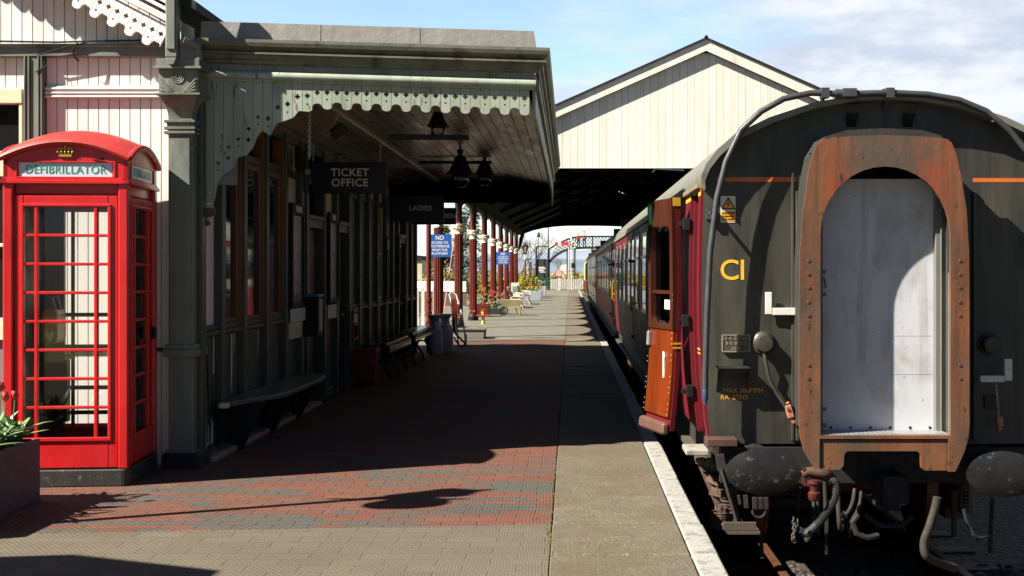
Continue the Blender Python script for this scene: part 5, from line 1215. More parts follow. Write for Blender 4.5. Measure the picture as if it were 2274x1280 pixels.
m.add([DM2 @ Vector((v.x, v.y, v.z + TH-.012 + bulge(min(v.y,2.2))*.9)) for v in q.v], q.f)
dpatch(m, .0705, DWd-.0705, 1.40, 1.43, TH*.6+.001, TH+.004)
m.build('window_surround', varnd, dob)
m = MB(); dpatch(m, .07, DWd-.07, 1.17, 1.93, .03, .036); m.build('pane', glass, dob)
m = MB(); dpatch(m, .12, .30, 1.27, 1.35, .04, .045); m.build('label', whitep, dob)
for z0_, z1_ in ((.95,.965),(.985,1.0),(2.13,ztp)): dpatch(MB(), -.004, -.0005, z0_, z1_, .0, TH).build('edge_lining', yellow, dob)
m = MB(); dpatch(m, -.0, DWd-.005, zb-.03, .34, TH*.6+.001, TH+.045, 2); m.build('kick_sill', M('dusty_red_sill', C(88,60,50), .6, .2, 10), dob, bevel=.02)
m = MB(); dpatch(m, DWd-.06, DWd-.01, .95, 1.07, TH+.001, TH+.03); m.build('lock', steel, dob, bevel=.004)
m = MB(); dpatch(m, DWd-.13, DWd-.03, 1.99, 2.17, TH+.0125, TH+.016); m.build('green_label', M('green_label', C(48,160,90), .5), dob)
m = MB(); dpatch(m, DWd-.11, DWd-.05, 2.01, 2.15, TH+.0165, TH+.018); m.build('green_label_text', M('pale_label_text', C(130,200,150), .5), dob)
m = MB(); m.plate([[(-.012,-.115),(.02,-.115),(.02,.115),(-.004,.115),(-.03,.075),(-.02,.065),(-.012,.075)]], .004, DM @ T(.20, TH+.004+bulge(.78)*.9, .80) @ Matrix(((1,0,0,0),(0,0,1,0),(0,1,0,0),(0,0,0,1)))); m.build('figure', whitetx, dob)
m = MB(); rs_ = random.Random(4)
for k in range(36):
    z = .40+.045*k
    for u in (.012, DWd-.012):
        if rs_.random() < .8: m.add([(u-.004, TH+.013+bulge(z)*.9, z), (u+.004, TH+.013+bulge(z)*.9, z), (u+.004, TH+.013+bulge(z+.01)*.9, z+.01), (u-.004, TH+.013+bulge(z+.01)*.9, z+.01)], [(0,1,2,3)], DM)
m.build('screw_heads', MATS['dull_cream_paint'], dob, recalc=False)
for z in (.60, 1.18, 1.98): x = XC-hw(z); m = MB(); m.box(x-.06, x+.0, 10.40, 10.47, z-.05, z+.05); m.box(x-.10, x-.06, 10.42, 10.45, z-.02, z+.02); m.build('door_hinge', black, c1, bevel=.005)
m = MB(); side(m, 9.80, 9.85, .3, 2.2, -.03, -1, .06); side(m, 10.37, 10.42, .3, 2.2, -.03, -1, .06); m.box(XC-1.34, XC-1.30, 9.80, 10.42, 2.05, 2.23); m.build('door_pillar', maroon, c1)
# --- the coaches beyond
Y2 = CY+LC+.55; ww = lambda y0: [(y0+2.2+1.85*i, y0+2.2+1.85*i+1.2) for i in range(8)]
c2 = coach(Y2, 'second coach, maroon, half lit beyond the train shed gable', maroon, ww(Y2), [(Y2+.4,Y2+1.05),(Y2+LC-1.2,Y2+LC-.5)])
creamc = M('cream_coach_paint', C(196,188,128), .35, .08, 3, coat=.3)
Y3 = Y2+LC+.55; c3 = coach(Y3, 'third coach, painted cream and windowless on the platform side', creamc, [], [(Y3+3,Y3+4.2),(Y3+10,Y3+11.2)])
Y4 = Y3+LC+.55; c4 = coach(Y4, 'farthest coach, cream over maroon, near the footbridge', creamc, ww(Y4)[:5], [(Y4+.4,Y4+1.05)])
m = MB(); side(m, Y4, Y4+LC, .27, 1.0, .003, -1, .004); m.build('lower_band', maroon, c4)
for c, yy in ((c2,Y2),(c3,Y3),(c4,Y4)):
    m = MB(); m.box(XC-.62, XC+.62, yy-.54, yy-.002, .3, 2.4); m.build('corridor_bellows', MATS['bellows_canvas'], c); m = MB(); m.box(XC-1.36, XC+1.36, yy, yy+.05, .3, 2.6); m.build('end_panel', endgrey, c)
# ------------------------------------------------------------ train shed beyond the canopy
YS, YN = 27.0, 76.0
AX, AZ, EZ = X(1567,YS), Z(115,YS), Z(374,YS)
sl = .445
shed = thing('train_shed', 'great timber train shed with cream boarded gable spanning platform and track', 'train shed', (AX, (YS+YN)/2, 0))
EL = AX - (AZ-EZ)/sl; ER = AX + (AZ-EZ)/sl
rz_ = lambda x: AZ - sl*abs(x-AX)
m = MB(); vboards(m, EL+.05, ER-.05, .157, EZ, lambda x: rz_(x), 'y', YS, .006, .008); m.build('gable_boarding', cream, shed, recalc=False)
m = MB(); m.prism([(EL,EZ),(ER,EZ),(AX,AZ)], YS+.03, YS+.08, 'xz'); m.build('gable_back', sootb, shed)
m = MB()
for s in (-1, 1):
    e = AX + s*(AX-EL+.55); ze = AZ - sl*(AX-EL+.55)
    m.prism([(AX,AZ+.24),(e,ze+.24),(e,ze),(AX,AZ)], YS-.12, YS-.08, 'xz')
m.build('bargeboard', cream, shed)
m = MB()
for s in (-1, 1):
    e = AX + s*(AX-EL+.6); ze = AZ - sl*(AX-EL+.6)
    m.prism([(AX,AZ+.285),(e,ze+.285),(e,ze+.242),(AX,AZ+.242)], YS-.16, YN+.3, 'xz')
m.build('roof', slate, shed)
m = MB()
for s in (-1, 1):
    e = AX + s*(AX-EL+.5); ze = AZ - sl*(AX-EL+.5); m.prism([(AX,AZ+.2),(e,ze+.2),(e,ze+.14),(AX,AZ+.14)], YS+.1, YN, 'xz')
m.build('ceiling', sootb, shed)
m = MB(); m.tube([(AX,YS-.16,AZ+.285),(AX,YN+.3,AZ+.285)], .04, 8); m.build('ridge', slate, shed)
for i in range(8):
    y = YS+3+6.1*i; tz = EZ+1.0; tw = (AZ-tz)/sl; m = MB(); m.bar((AX-tw,y,tz),(AX+tw,y,tz),.12,.2)
    for s in (-1, 1): m.bar((AX,y,AZ+.05),(AX+s*(AX-EL),y,EZ+.1),.12,.2); m.bar((AX,y,tz),(AX+s*1.6,y,AZ-.7),.1)
    m.bar((AX,y,tz),(AX,y,AZ),.1)
    m.build('truss', sootb, shed)
m = MB(); m.box(8.9, 9.3, YS, YN, -1.0, EZ); m.build('far_wall', M('dark_brick_wall', C(70,52,44), .9, .3, 4), shed)
arch = [(EL-.3, EZ+.3), (EL-.3, 2.9)] + [(X(1151,YN), 2.9), (X(1153,YN), Z(528,YN)), (X(1165,YN), Z(519,YN)), (X(1185,YN), Z(512,YN)), (X(1205,YN), Z(507.5,YN)), (X(1230,YN), Z(504,YN)), (X(1260,YN), Z(502,YN)), (X(1330,YN), Z(502,YN)), (X(1400,YN), Z(504,YN)), (8.2, Z(515,YN)), (8.9, 2.9), (9.2, 2.9), (9.2, EZ+.3), (AX, AZ+.1)]
m = MB(); m.prism(arch, YN, YN+.1, 'xz'); m.build('far_screen', sootb, shed)
m = MB(); m.bar(P(1456,374,YS) + Vector((0,.1,0)), P(1520,378,YS)+Vector((0,.1,0)), .04,.03); m.bar(P(1456,374,YS)+Vector((0,.1,0)), P(1450,382,YS)+Vector((0,.1,0)), .04, .03); m.build('bracket', steel, shed)
# arcade of cast iron columns
cxx = -3.14; cy = [30.1 + 5.38*i for i in range(9)]
m = MB(); loops = [[(YS+.1,2.95),(cy[-1]+2.6,2.95),(cy[-1]+2.6,EZ+.1),(YS+.1,EZ+.1)]]
for a, b in zip([YS-1.9]+cy, cy+[cy[-1]+5.2]):
    a2, b2 = max(a+.17, YS+.3), min(b-.17, cy[-1]+2.4); c = (a+b)/2; w = (b2-a2)/2; c = (a2+b2)/2
    top = [(c + w*math.cos(R(t)), 3.0 + .62*math.sin(R(t))**.8) for t in range(0, 181, 12)]
    loops.append([(a2,2.951)] + top[::-1] + [(b2,2.951)])
    for e, s in ((a2, 1), (b2, -1)): loops.append(quatre(e + s*.14, 3.60, .07)); loops.append(circ(e + s*.10, 3.46, .03, 8)); loops.append(quatre(e+s*.38, 3.70, .055))
loops = loops[:1] + loops[1:]
full = []
o0 = [(YS+.1, EZ+.1)]
# the arches are cut from the lower edge: walk along it
low_ = [(YS+.1,2.95)]
for lp in loops[1:]:
    if len(lp) > 15 and abs(lp[0][1]-2.951) < 1e-6: low_ += [(p[0], p[1]-.001) for p in lp]
low_ += [(cy[-1]+2.6, 2.95), (cy[-1]+2.6, EZ+.1), (YS+.1, EZ+.1)]
holes = [lp for lp in loops[1:] if not (len(lp) > 15 and abs(lp[0][1]-2.951) < 1e-6)]
m.plate([low_] + holes, .06, T(cxx, 0, 0) @ FACEX); m.build('arcade', M('dark_red_arcade_paint', C(60,30,24), .5, .2, 5), shed)
m = MB(); m.box(cxx-.1, cxx+.1, YS, YN, EZ+.1, EZ+.3); m.build('wall_plate', sootb, shed)
def column(y, label, first=[None]):
    if first[0] is None:
        t = thing('iron_column', label, 'column', (cxx, y, 0), group='cast iron columns of the train shed')
        m = MB(); m.lathe([(.135,.0),(.135,.30),(.122,.32),(.118,2.62),(.13,2.64)], 32, None, 1, 1, .14); m.build('shaft', colred, t, local=True)
        m = MB(); m.lathe([(.17,0),(.17,.12),(.15,.14),(.14,.2),(.12,.22)], 20); m.build('base', black, t, local=True, smooth=True)
        m = MB(); m.lathe([(.11,2.62),(.125,2.64),(.125,2.67),(.112,2.69),(.12,2.74),(.15,2.78),(.185,2.82),(.17,2.85),(.20,2.87),(.20,2.91),(.12,2.925)], 24)
        for k in range(10):
            a = k*.628; m.sphere((.165*math.cos(a), .165*math.sin(a), 2.81), .03, 8, 5)
        m.build('capital', capcr, t, local=True, smooth=True)
        m = MB(); m.lathe([(.105,2.926),(.10,3.9)], 16); m.build('upper_shaft', colred, t, local=True, smooth=True)
        first[0] = t; return t
    return dup(first[0], (cxx, y, 0), 0, label, 'cast iron columns of the train shed')
ords = ['nearest red fluted iron column, right behind the blue footbridge sign', 'second red fluted column, beside the leaning sack barrow', 'third red fluted column, standing behind the grey trough', 'fourth red fluted column, with the yellow hydrant at its foot', 'fifth red fluted column, beside the flower tub before the wheelbarrow',
        'sixth red fluted column, next to the second blue sign', 'seventh red fluted column, behind the second blue sign', 'eighth red fluted column counted from the station building', 'last red fluted column, farthest down the shed']
for y, l in zip(cy, ords): column(y, l)
dp = thing('drainpipe', 'plain red iron drainpipe left of the fluted columns', 'drainpipe', (X(952,28.2), 28.2, 0))
m = MB(); x = X(952,28.2); m.lathe([(.055,0),(.055,.62),(.075,.63),(.075,.70),(.055,.71),(.055,.9),(.07,.91),(.07,.98),(.055,.99),(.055,3.0)], 14, T(x,28.2,0)); m.build('pipe', colred, dp, smooth=True)
# blue enamel signs
def bsign(label, px0, px1, py0, py1, Y, post):
    t = thing('footbridge_sign', label, 'sign', (X((px0+px1)/2,Y), Y, 0), group='blue footbridge signs')
    x0, x1, z0, z1 = X(px0,Y), X(px1,Y), Z(py1,Y), Z(py0,Y); w = x1-x0; h = z1-z0
    MB().box(x0, x1, Y, Y+.02, z0, z1).build('board', bluen, t)
    m = MB(); cxs = (x0+x1)/2
    for tx, f, sz in (('NO',.84,.26),('ACCESS TO',.63,.155),('FOOTBRIDGE',.47,.155),('FROM THE',.30,.155),('PLATFORM',.145,.155)):
        m.text(tx, h*sz, T(cxs, Y-.002, z0+h*f) @ FACE, .002, bold=.008, sx=.92)
    m.build('lettering', whitetx, t)
    m = MB(); m.bar((cxs, Y+.04, z1+.02), (cxs, Y+.04, post), .03); m.bar((x0+.05,Y+.03,(z0+z1)/2),(x1-.05,Y+.03,(z0+z1)/2),.025); m.build('hanger', black, t); return t
bsign('nearer blue enamel sign reading NO ACCESS TO FOOTBRIDGE FROM THE PLATFORM', 950, 1003, 521, 571, 29.2, 3.1)
bsign('farther, smaller blue enamel sign reading NO ACCESS TO FOOTBRIDGE, between two columns', 1102, 1132, 560, 588, 54.5, 3.2)
# barrow, trough, hydrant and wheelbarrow by the columns
sb = thing('sack_barrow', 'upright pale tubed sack barrow leaning beside the milk churns', 'barrow', (X(1013,27.0), 27.0, 0))
Yb = 27.0
m = MB()
for dx in (0, 17): m.tube([P(1018+dx,765,Yb-.1), P(1010+dx*.95,700,Yb+.1), P(998+dx*.9,655,Yb+.25)], .018, 8)
m.tube([P(998,655,Yb+.25), P(1003,648,Yb+.26), P(1013,655,Yb+.25)], .018, 8)
for py in (675,700,725): m.tube([P(1003+(py-660)*.12,py,Yb+.1), P(1018+(py-660)*.14,py,Yb+.1)], .012, 6)
m.build('frame', M('pale_tube', C(190,184,170), .4), sb, smooth=True)
m = MB(); m.prism([(X(1000,Yb),Z(665,Yb)),(X(1010,Yb),Z(665,Yb)),(X(1017,Yb),Z(740,Yb)),(X(1005,Yb),Z(740,Yb))], Yb+.08, Yb+.11, 'xz'); m.build('slat', colred, sb)
m = MB(); m.tube([P(1010,740,Yb), P(1032,762,Yb-.2), P(1030,768,Yb-.3), P(1020,768,Yb-.3), P(1008,750,Yb-.1)], .02, 8); m.build('toe', black, sb)
m = MB()
for dx in (-.2, .2): m.tube([(X(1012,Yb)+dx, Yb+.15+.11*math.cos(a), .12+.11*math.sin(a)) for a in [i*math.pi/8 for i in range(16)]], .02, 6, closed=True)
m.build('wheel', rubber, sb)
tag(MB().tube([P(985,698,27.6), P(1010,520,29.4), P(1020,495,29.6)], .012, 6).build('leaning_pole', M('pale_red_pole', C(176,128,116), .5)), 'thin pale pole leaning against the columns behind the churns', 'pole')
tr = thing('grey_trough', 'empty dark grey trough with a pale rim at the foot of the columns', 'trough', (X(1050,30), 30, 0))
x0, x1 = X(1016,30.2), X(1080,30.2)
m = MB(); m.prism([(x0+.05,0),(x1-.02,0),(x1,.22),(x0,.22)], 29.6, 30.3, 'xz'); m.build('trough', M('grey_stone_trough', C(112,112,104), .8, .2, 8), tr, bevel=.01); m = MB(); m.box(x0-.02,x1+.02,29.57,29.64,.2205,.26); m.box(x0-.02,x1+.02,30.26,30.33,.2205,.26); m.build('rim', stone, tr)
hy = thing('hydrant', 'yellow capped standpipe in front of the fourth column', 'hydrant', (X(1073,38), 38, 0))
m = MB(); m.lathe([(.06,0),(.05,.05),(.04,.3),(.06,.32),(.06,.38),(.03,.4)], 12, T(X(1073,38),38,0)); m.build('pipe', M('hydrant_yellow', C(206,170,70), .5), hy, smooth=True); m = MB(); m.cbox((X(1073,38),38,.26),(.40,.2,.05)); m.cbox((X(1073,38),38,.42),(.13,.13,.06)); m.build('cap', M('hydrant_red', C(150,60,30), .5), hy, bevel=.01)
wbY = 45.5; wx = X(1108,wbY)
wb = thing('wheelbarrow', 'old cream wheelbarrow parked in the sun beside the columns', 'wheelbarrow', (wx+.4, wbY, 0))
m = MB(); 
def trayring(z, x0, x1, y0, y1): return [(wx+x0,wbY+y0,z),(wx+x1,wbY+y0,z),(wx+x1,wbY+y1,z),(wx+x0,wbY+y1,z),(wx+x0,wbY+y0,z)]
m.grid([trayring(.55,-.02,.86,-.28,.28), trayring(.30,.22,.74,-.2,.2), trayring(.31,.24,.72,-.18,.18), trayring(.57,.0,.84,-.26,.26)]); m.add([(wx+.22,wbY-.2,.30),(wx+.74,wbY-.2,.30),(wx+.74,wbY+.2,.30),(wx+.22,wbY+.2,.30)], [(0,1,2,3)])
m.build('tray', M('barrow_cream', C(196,184,140), .55, .2, 6, dirt=(C(130,90,60), .2, 6)), wb)
m = MB()
for s in (-.2, .2): m.tube([(wx+.18,wbY+s*.3,.14),(wx+.3,wbY+s,.27),(wx+.8,wbY+s*1.15,.32),(wx+1.0,wbY+s*1.3,.4)], .017, 6); m.tube([(wx+.6,wbY+s,.29),(wx+.66,wbY+s,.0),(wx+.74,wbY+s,.0),(wx+.82,wbY+s,.31)], .017, 6)
m.build('frame', M('barrow_tube', C(150,134,96), .5), wb)
m = MB(); m.tube([(wx+.16+.15*math.cos(a), wbY, .16+.15*math.sin(a)) for a in [i*math.pi/8 for i in range(16)]], .03, 8, closed=True); m.build('wheel', rubber, wb)
# planters, benches, flowers down the platform
fmat = {k: M('petals_'+k, c, .5, .2, 30) for k, c in (('red', C(150,48,42)), ('yellow', C(170,140,36)), ('orange', C(150,84,46)), ('purple', C(140,110,170)), ('white', C(236,232,226)))}
leaf2 = M('planter_leaf', (.12,.22,.05,1), .6, .4, 8)
def planter(label, x, y, w, d, h, mat, cols, fh=.25, shrub=None):
    t = thing('flower_tub', label, 'planter', (x, y, 0), group='flower tubs along the columns')
    MB().prism([(x-w*.45,0),(x+w*.45,0),(x+w*.5,h),(x-w*.5,h)], y-d/2, y+d/2, 'xz').build('tub', mat, t, bevel=.01)
    fl = thing('potted_flowers', shrub or ('clump of %s flowers growing in the %s' % (cols, label.split(',')[0])), 'flowers', (x, y, h))
    r_ = random.Random(int(y*10)); m = MB()
    for k in range(160):
        a, b = x + r_.uniform(-.42,.42)*w, y + r_.uniform(-.45,.45)*d; z = h + r_.uniform(0, fh); s = .05
        m.add([(a+r_.uniform(-s,s), b+r_.uniform(-s,s), z+r_.uniform(-s,s)) for _ in range(3)], [(0,1,2)])
    m.build('foliage', leaf2, fl, recalc=False); b0 = MB().sphere((0,0,0), .042, 6, 4).build('bloom', fmat[cols], fl, local=True)
    for k in range(30):
        o = b0 if k == 0 else b0.copy()
        if k: COL.objects.link(o); o.parent = fl
        o.location = (r_.uniform(-.45,.45)*w, r_.uniform(-.48,.48)*d, fh*r_.uniform(.6,1.25))
    return t
greyw = M('pale_grey_tub', C(150,156,166), .6, .1, 6)
planter('low dark tub behind the fifth column', X(1100,47), 47, .8, .6, .22, plinth, 'red', .55)
planter('brown tub with tulips past the fourth column', X(1088,44.8)-.35, 44.5, .7, .9, .45, colred, 'orange', .5)
planter('pale grey tub behind the farther bench', X(1184,69), 69, .95, .8, .5, greyw, 'yellow', .2)
planter('pale grey tub beyond the yellow bush', X(1190,77), 77, .9, .9, .55, greyw, 'orange', .2)
planter('farthest pale grey tub, nearest the footbridge stair', X(1198,84), 84, .9, .9, .6, greyw, 'purple', .25)
bush = thing('yellow_bush', 'bright yellow flowering bush in front of the footbridge stair', 'bush', (X(1175,74), 74, 0))
r_ = random.Random(31); m = MB()
for k in range(900):
    t1, t2 = r_.uniform(0, 6.28), r_.uniform(-1, 1); rr = r_.uniform(.3,1)**.5; lump = 1+.25*math.sin(3*t1)+.2*math.sin(5*t2)
    c = Vector((X(1175,74) + .75*rr*lump*math.cos(t1)*math.sqrt(1-t2*t2), 74 + .75*rr*math.sin(t1)*math.sqrt(1-t2*t2), .75 + .62*rr*lump*t2)); s = .09
    m.add([c + Vector((r_.uniform(-s,s), r_.uniform(-s,s), r_.uniform(-s,s))) for _ in range(3)], [(0,1,2)])
m.build('crown', M('forsythia_yellow', C(140,132,34), .7, .4, 6), bush, recalc=False)
m = MB()
for k in range(6): m.tube([(X(1175,74)+.05*k-.12,74,0),(X(1175,74)+.25*(k-2.5)*.6,74+.1*(k%3-1),.6)], .015, 5)
m.build('stems', wood, bush)
def pbench(label, px, Y):
    x = X(px, Y); t = thing('garden_bench', label, 'bench', (x, Y, 0), group='platform benches in the sun')
    m = MB()
    for dx in (-.12,.0,.12,.24): m.bar((x+dx,Y-.8,.44),(x+dx,Y+.8,.44),.09,.03)
    m.build('seat', M('bench_red', C(120,44,36), .5) if 'bench_red' not in MATS else MATS['bench_red'], t)
    m = MB()
    for k in range(4): m.bar((x-.22-.03*k,Y-.8,.55+.1*k),(x-.22-.03*k,Y+.8,.55+.1*k),.03,.08)
    m.build('backrest', MATS['bench_red'], t)
    for dy in (-.7, .7):
        m = MB(); m.tube([(x-.3,Y+dy,.0),(x-.2,Y+dy,.25),(x-.18,Y+dy,.5),(x-.34,Y+dy,.92)], .025, 6); m.tube([(x+.34,Y+dy,0),(x+.2,Y+dy,.22),(x+.28,Y+dy,.43),(x-.18,Y+dy,.43)], .025, 6); m.tube([(x+.28,Y+dy,.43),(x+.3,Y+dy,.62),(x+.0,Y+dy,.64),(x-.2,Y+dy,.6)], .02, 6)
        m.build('end_frame', M('bench_white_iron', C(210,206,196), .5) if 'bench_white_iron' not in MATS else MATS['bench_white_iron'], t)
pbench('garden bench with white iron ends nearest the wheelbarrow', 1146, 55); pbench('garden bench with white iron ends beside the pale grey tub', 1164, 61)
ab = thing('a_board', 'white framed notice board standing behind the benches', 'notice board', (X(1143,66), 66, 0)); m = MB(); m.box(X(1135,66),X(1153,66),66,66.05,.1,1.0); m.build('board', whitep, ab); m = MB(); m.box(X(1138,66),X(1150,66),65.99,65.999,.45,.8); m.build('poster', M('poster_green', C(110,140,120), .5), ab)
# lamp posts
def lamppost(label, px, Y, h, lant=1.0):
    x = X(px, Y); t = thing('lamp_post', label, 'lamp post', (x, Y, 0), group='lamp posts beyond the shed')
    m = MB(); m.lathe([(.13,0),(.13,.3),(.08,.4),(.06,1.2),(.055,h-1.25)], 12, T(x,Y,0)); m.build('post', colred, t, smooth=True)
    m = MB(); m.lathe([(.06,h-1.249),(.075,h-1.2),(.06,h-1.0),(.05,h-.85)], 12, T(x,Y,0)); m.build('collar', capcr, t)
    m = MB(); m.lathe([(.05,h-.849),(.16,h-.78),(.08,h-.75),(.03,h-.72)], 8, T(x,Y,0)); m.lathe([(.27,h-.30),(.30,h-.27),(.12,h-.12),(.06,h-.05),(.06,h),(.01,h+.1)], 6, T(x,Y,0))
    for k in range(6):
        a = k*math.pi/3; m.bar((x+.12*math.cos(a),Y+.12*math.sin(a),h-.75),(x+.26*math.cos(a),Y+.26*math.sin(a),h-.29),.025)
    m.build('lantern', black, t); m = MB(); m.lathe([(.10,h-.74),(.24,h-.3)], 6, T(x,Y,0)); m.build('glazing', glass, t)
lamppost('red lamp post with a cream collar and black lantern beside the footbridge stair', 1166.5, 95, Z(540,95))
gl = thing('gooseneck_lamp', 'lamp hung from a hooked black post above the footbridge landing', 'lamp', (X(1196,133), 133, 0)); m = MB(); x = X(1196,133)
m.tube([(x,133,0),(x,133,Z(525,133)),(x+.1,133,Z(518,133)),(x+.35,133,Z(520,133)),(x+.4,133,Z(527,133)),(x+.2,133,Z(531,133))], .035, 6); m.build('post', black, gl); m = MB(); m.lathe([(.2,Z(527,133)),(.22,Z(526,133)),(.1,Z(519,133)),(.02,Z(515,133))], 8, T(x,133,0)); m.build('lantern', black, gl)
tag(MB().tube([(X(1217.5,128),128,0),(X(1217.5,128),128,Z(470,128))], .05, 8).build('tall_mast', black), 'tall thin dark mast rising beside the footbridge stair', 'mast')
# footbridge
FB = 131.0
fb_ = thing('footbridge', 'black lattice iron footbridge with arched span and stair, beyond the shed', 'footbridge', (X(1260,FB), FB, 0))
iron = M('footbridge_iron', C(40,44,46), .5, .2, 4)
up = [(1219,553),(1232,545),(1246,538),(1260,531),(1275,527),(1290,525.5),(1310,525),(1345,525),(1420,525)]
lo = [(1219,583),(1228,573),(1238,565),(1250,558),(1264,553),(1280,551),(1300,550),(1345,550),(1420,550)]
for yy, part in ((FB, 'near_lattice'), (FB+2.0, 'far_lattice')):
    m = MB(); U = [P(x, y, FB) + Vector((0,yy-FB,0)) for x, y in up]; Lw = [P(x, y, FB) + Vector((0,yy-FB,0)) for x, y in lo]
    for a, b in zip(U, U[1:]): m.bar(a, b, .10, .12)
    for a, b in zip(Lw, Lw[1:]): m.bar(a, b, .10, .22)
    def at(pl, x):
        for a, b in zip(pl, pl[1:]):
            if a.x <= x <= b.x: return a.lerp(b, (x-a.x)/(b.x-a.x))
        return pl[-1]
    x = U[0].x; st = .34
    while x < U[-1].x - 1.2:
        for s in (1, -1):
            d = 1.0; a = at(Lw if s > 0 else U, x); b = at(U if s > 0 else Lw, min(x+d, U[-1].x)); m.bar(a, b, .045, .03)
        x += st
    for xx in (1219, 1266, 1278, 1316, 1360): q = at(U, X(xx,FB)); w = at(Lw, X(xx,FB)); m.bar(q, w, .09, .09)
    m.build(part, iron, fb_)
m = MB()
for (a, b), (c, d) in zip(zip(lo, lo[1:]), zip(lo, lo[1:])):
    pa, pb = P(*a, FB), P(*b, FB); m.add([pa, pb, pb+Vector((0,2,0)), pa+Vector((0,2,0))], [(0,1,2,3)])
m.build('deck', sootb, fb_)
m = MB()
for px in (1259.5, 1276.5, 1315):
    for dy in (.1, 1.9): m.bar((X(px,FB),FB+dy,0),(X(px,FB),FB+dy,Z(553,FB)),.13)
m.bar(P(1219,553,FB), P(1219,648,FB), .2, .2); m.bar(P(1191,549,FB), P(1191,648,FB), .2,.2); m.build('pier', iron, fb_)
m = MB()                                                        # stair facing the camera, landing lattice on top
n = 17
for i in range(n):
    z = .16*(i+1); yy = FB-4.6+.27*i; m.box(X(1192,FB), X(1216,FB), yy, yy+.30, z-.04, z)
    m.box(X(1192,FB), X(1216,FB), yy+.285, yy+.30, z-.0005, z+.12)
m.build('stair', M('stair_grey', C(58,61,64), .7), fb_)
m = MB()
for px in (1191, 1217): m.bar((X(px,FB),FB-4.7,.1),(X(px,FB),FB+.1,2.95),.06,.3); m.bar((X(px,FB),FB-4.7,1.1),(X(px,FB),FB+.1,3.9),.06,.08); m.bar((X(px,FB),FB-4.7,0),(X(px,FB),FB-4.7,1.1),.1)
z0, z1 = Z(579,FB), Z(548,FB); x0, x1 = X(1191,FB), X(1219,FB)
m.bar((x0,FB,z1),(x1,FB,z1),.1); m.bar((x0,FB,z0),(x1,FB,z0),.1,.15)
k = x0-1.4
while k < x1:
    for s in (1, -1):
        a, b = k, k+1.4; pa, pb = max(a,x0), min(b,x1)
        if pb > pa: zz = lambda q: (z0 + (z1-z0)*(q-a)/1.4) if s > 0 else (z1 - (z1-z0)*(q-a)/1.4); m.bar((pa,FB,zz(pa)),(pb,FB,zz(pb)),.045,.03)
    k += .36
m.build('stair_rail', iron, fb_)
m = MB()
for i, wd in enumerate((.62,.7,.5,.66)): m.box(X(1198,FB), X(1198,FB)+wd, FB-3.2, FB-3.19, 2.02-.16*i-.06, 2.02-.16*i+.02)
m.build('stair_notice', whitetx, fb_)
gg = thing('green_gate', 'green barred gate closing the foot of the footbridge stair', 'gate', (X(1205,124), 124, 0)); m = MB(); x0, x1 = X(1194,124), X(1219,124)
for z in (.1,.55,.95): m.bar((x0,124,z),(x1,124,z),.06,.05)
k = x0
while k <= x1+.01: m.bar((k,124,.0),(k,124,1.0),.05); k += (x1-x0)/9
m.box(x0,x1,124.04,124.06,.1,.9); m.build('bars', M('gate_green', C(32,96,70), .5), gg)
# semaphore signal
SY = 108.0; sx = X(1265.5,SY)
sg = thing('semaphore_signal', 'white lattice semaphore signal with a red and white arm and finial', 'signal', (sx, SY, 0))
m = MB(); h = Z(546,SY)
for a, b in ((-.17,0),(.17,0)): m.bar((sx+a,SY,-.5),(sx+a*.6,SY,h),.09)
k = 0
while k < h-.2: m.bar((sx-.15,SY,k),(sx+.15,SY,k+.3),.04); m.bar((sx+.15,SY,k),(sx-.15,SY,k+.3),.04); k += .3
m.bar((sx+.2,SY,h),(sx+.2,SY,Z(533,SY)),.1); m.lathe([(.05,0),(.11,.1),(.05,.2),(.12,.26),(.02,.75),(.005,1.05)], 10, T(sx+.12,SY,Z(537,SY))); m.build('post', whitep, sg)
m = MB(); m.box(X(1232,SY), X(1239,SY), SY-.12, SY-.08, Z(545,SY), Z(538,SY)); m.box(X(1246,SY), X(1263,SY), SY-.12, SY-.08, Z(545,SY), Z(538,SY)); m.build('arm', M('signal_red', C(214,48,52), .45), sg)
m = MB(); m.box(X(1239,SY)+.001, X(1246,SY)-.001, SY-.12, SY-.08, Z(545,SY), Z(538,SY)); m.build('arm_stripe', whitep, sg)
m = MB()
for px, py in ((1274,541.5),(1273,548.5)): m.tube([P(px,py,SY-.1) + Vector((.17*math.cos(a),0,.13*math.sin(a))) for a in [i*math.pi/8 for i in range(16)]], .06, 6, closed=True)
m.bar(P(1263,541,SY-.1),P(1270,543,SY-.1),.2,.04); m.build('spectacle', whitep, sg)
m = MB()
for px, py in ((1274,541.5),(1273,548.5)): m.sphere(P(px,py,SY-.08), .12, 10, 6, (1,.2,.8))
m.cbox(P(1272.5,590,SY), (.3,.3,.42)); m.build('lamp_glass', black, sg)
m = MB()
for dx in (.32,.55): m.bar((sx+dx,SY+.1,-.3),(sx+dx*.9,SY+.1,h),.03)
k = 0
while k < h: m.bar((sx+.32,SY+.1,k),(sx+.55,SY+.1,k),.025); k += .25
m.build('ladder', steel, sg)
rs2 = thing('red_sign', 'red notice on a white post at the end of the platform', 'sign', (X(1241,SY), SY, 0))
m = MB(); m.prism(rrect(X(1233,SY),X(1249,SY),Z(615.5,SY),Z(602,SY),.06), SY, SY+.04, 'xz'); m.build('board', M('notice_red', C(196,62,56), .5), rs2); m = MB()
for i, wd in enumerate((.42,.5,.5,.36)): m.box(X(1241,SY)-wd/2, X(1241,SY)+wd/2, SY-.004, SY-.001, Z(604.8+2.8*i,SY), Z(603.6+2.8*i,SY))
m.build('wording', whitetx, rs2); m = MB(); m.box(X(1239,SY),X(1243.5,SY),SY+.041,SY+.14,-.5,Z(601,SY)); m.build('post', whitep, rs2)
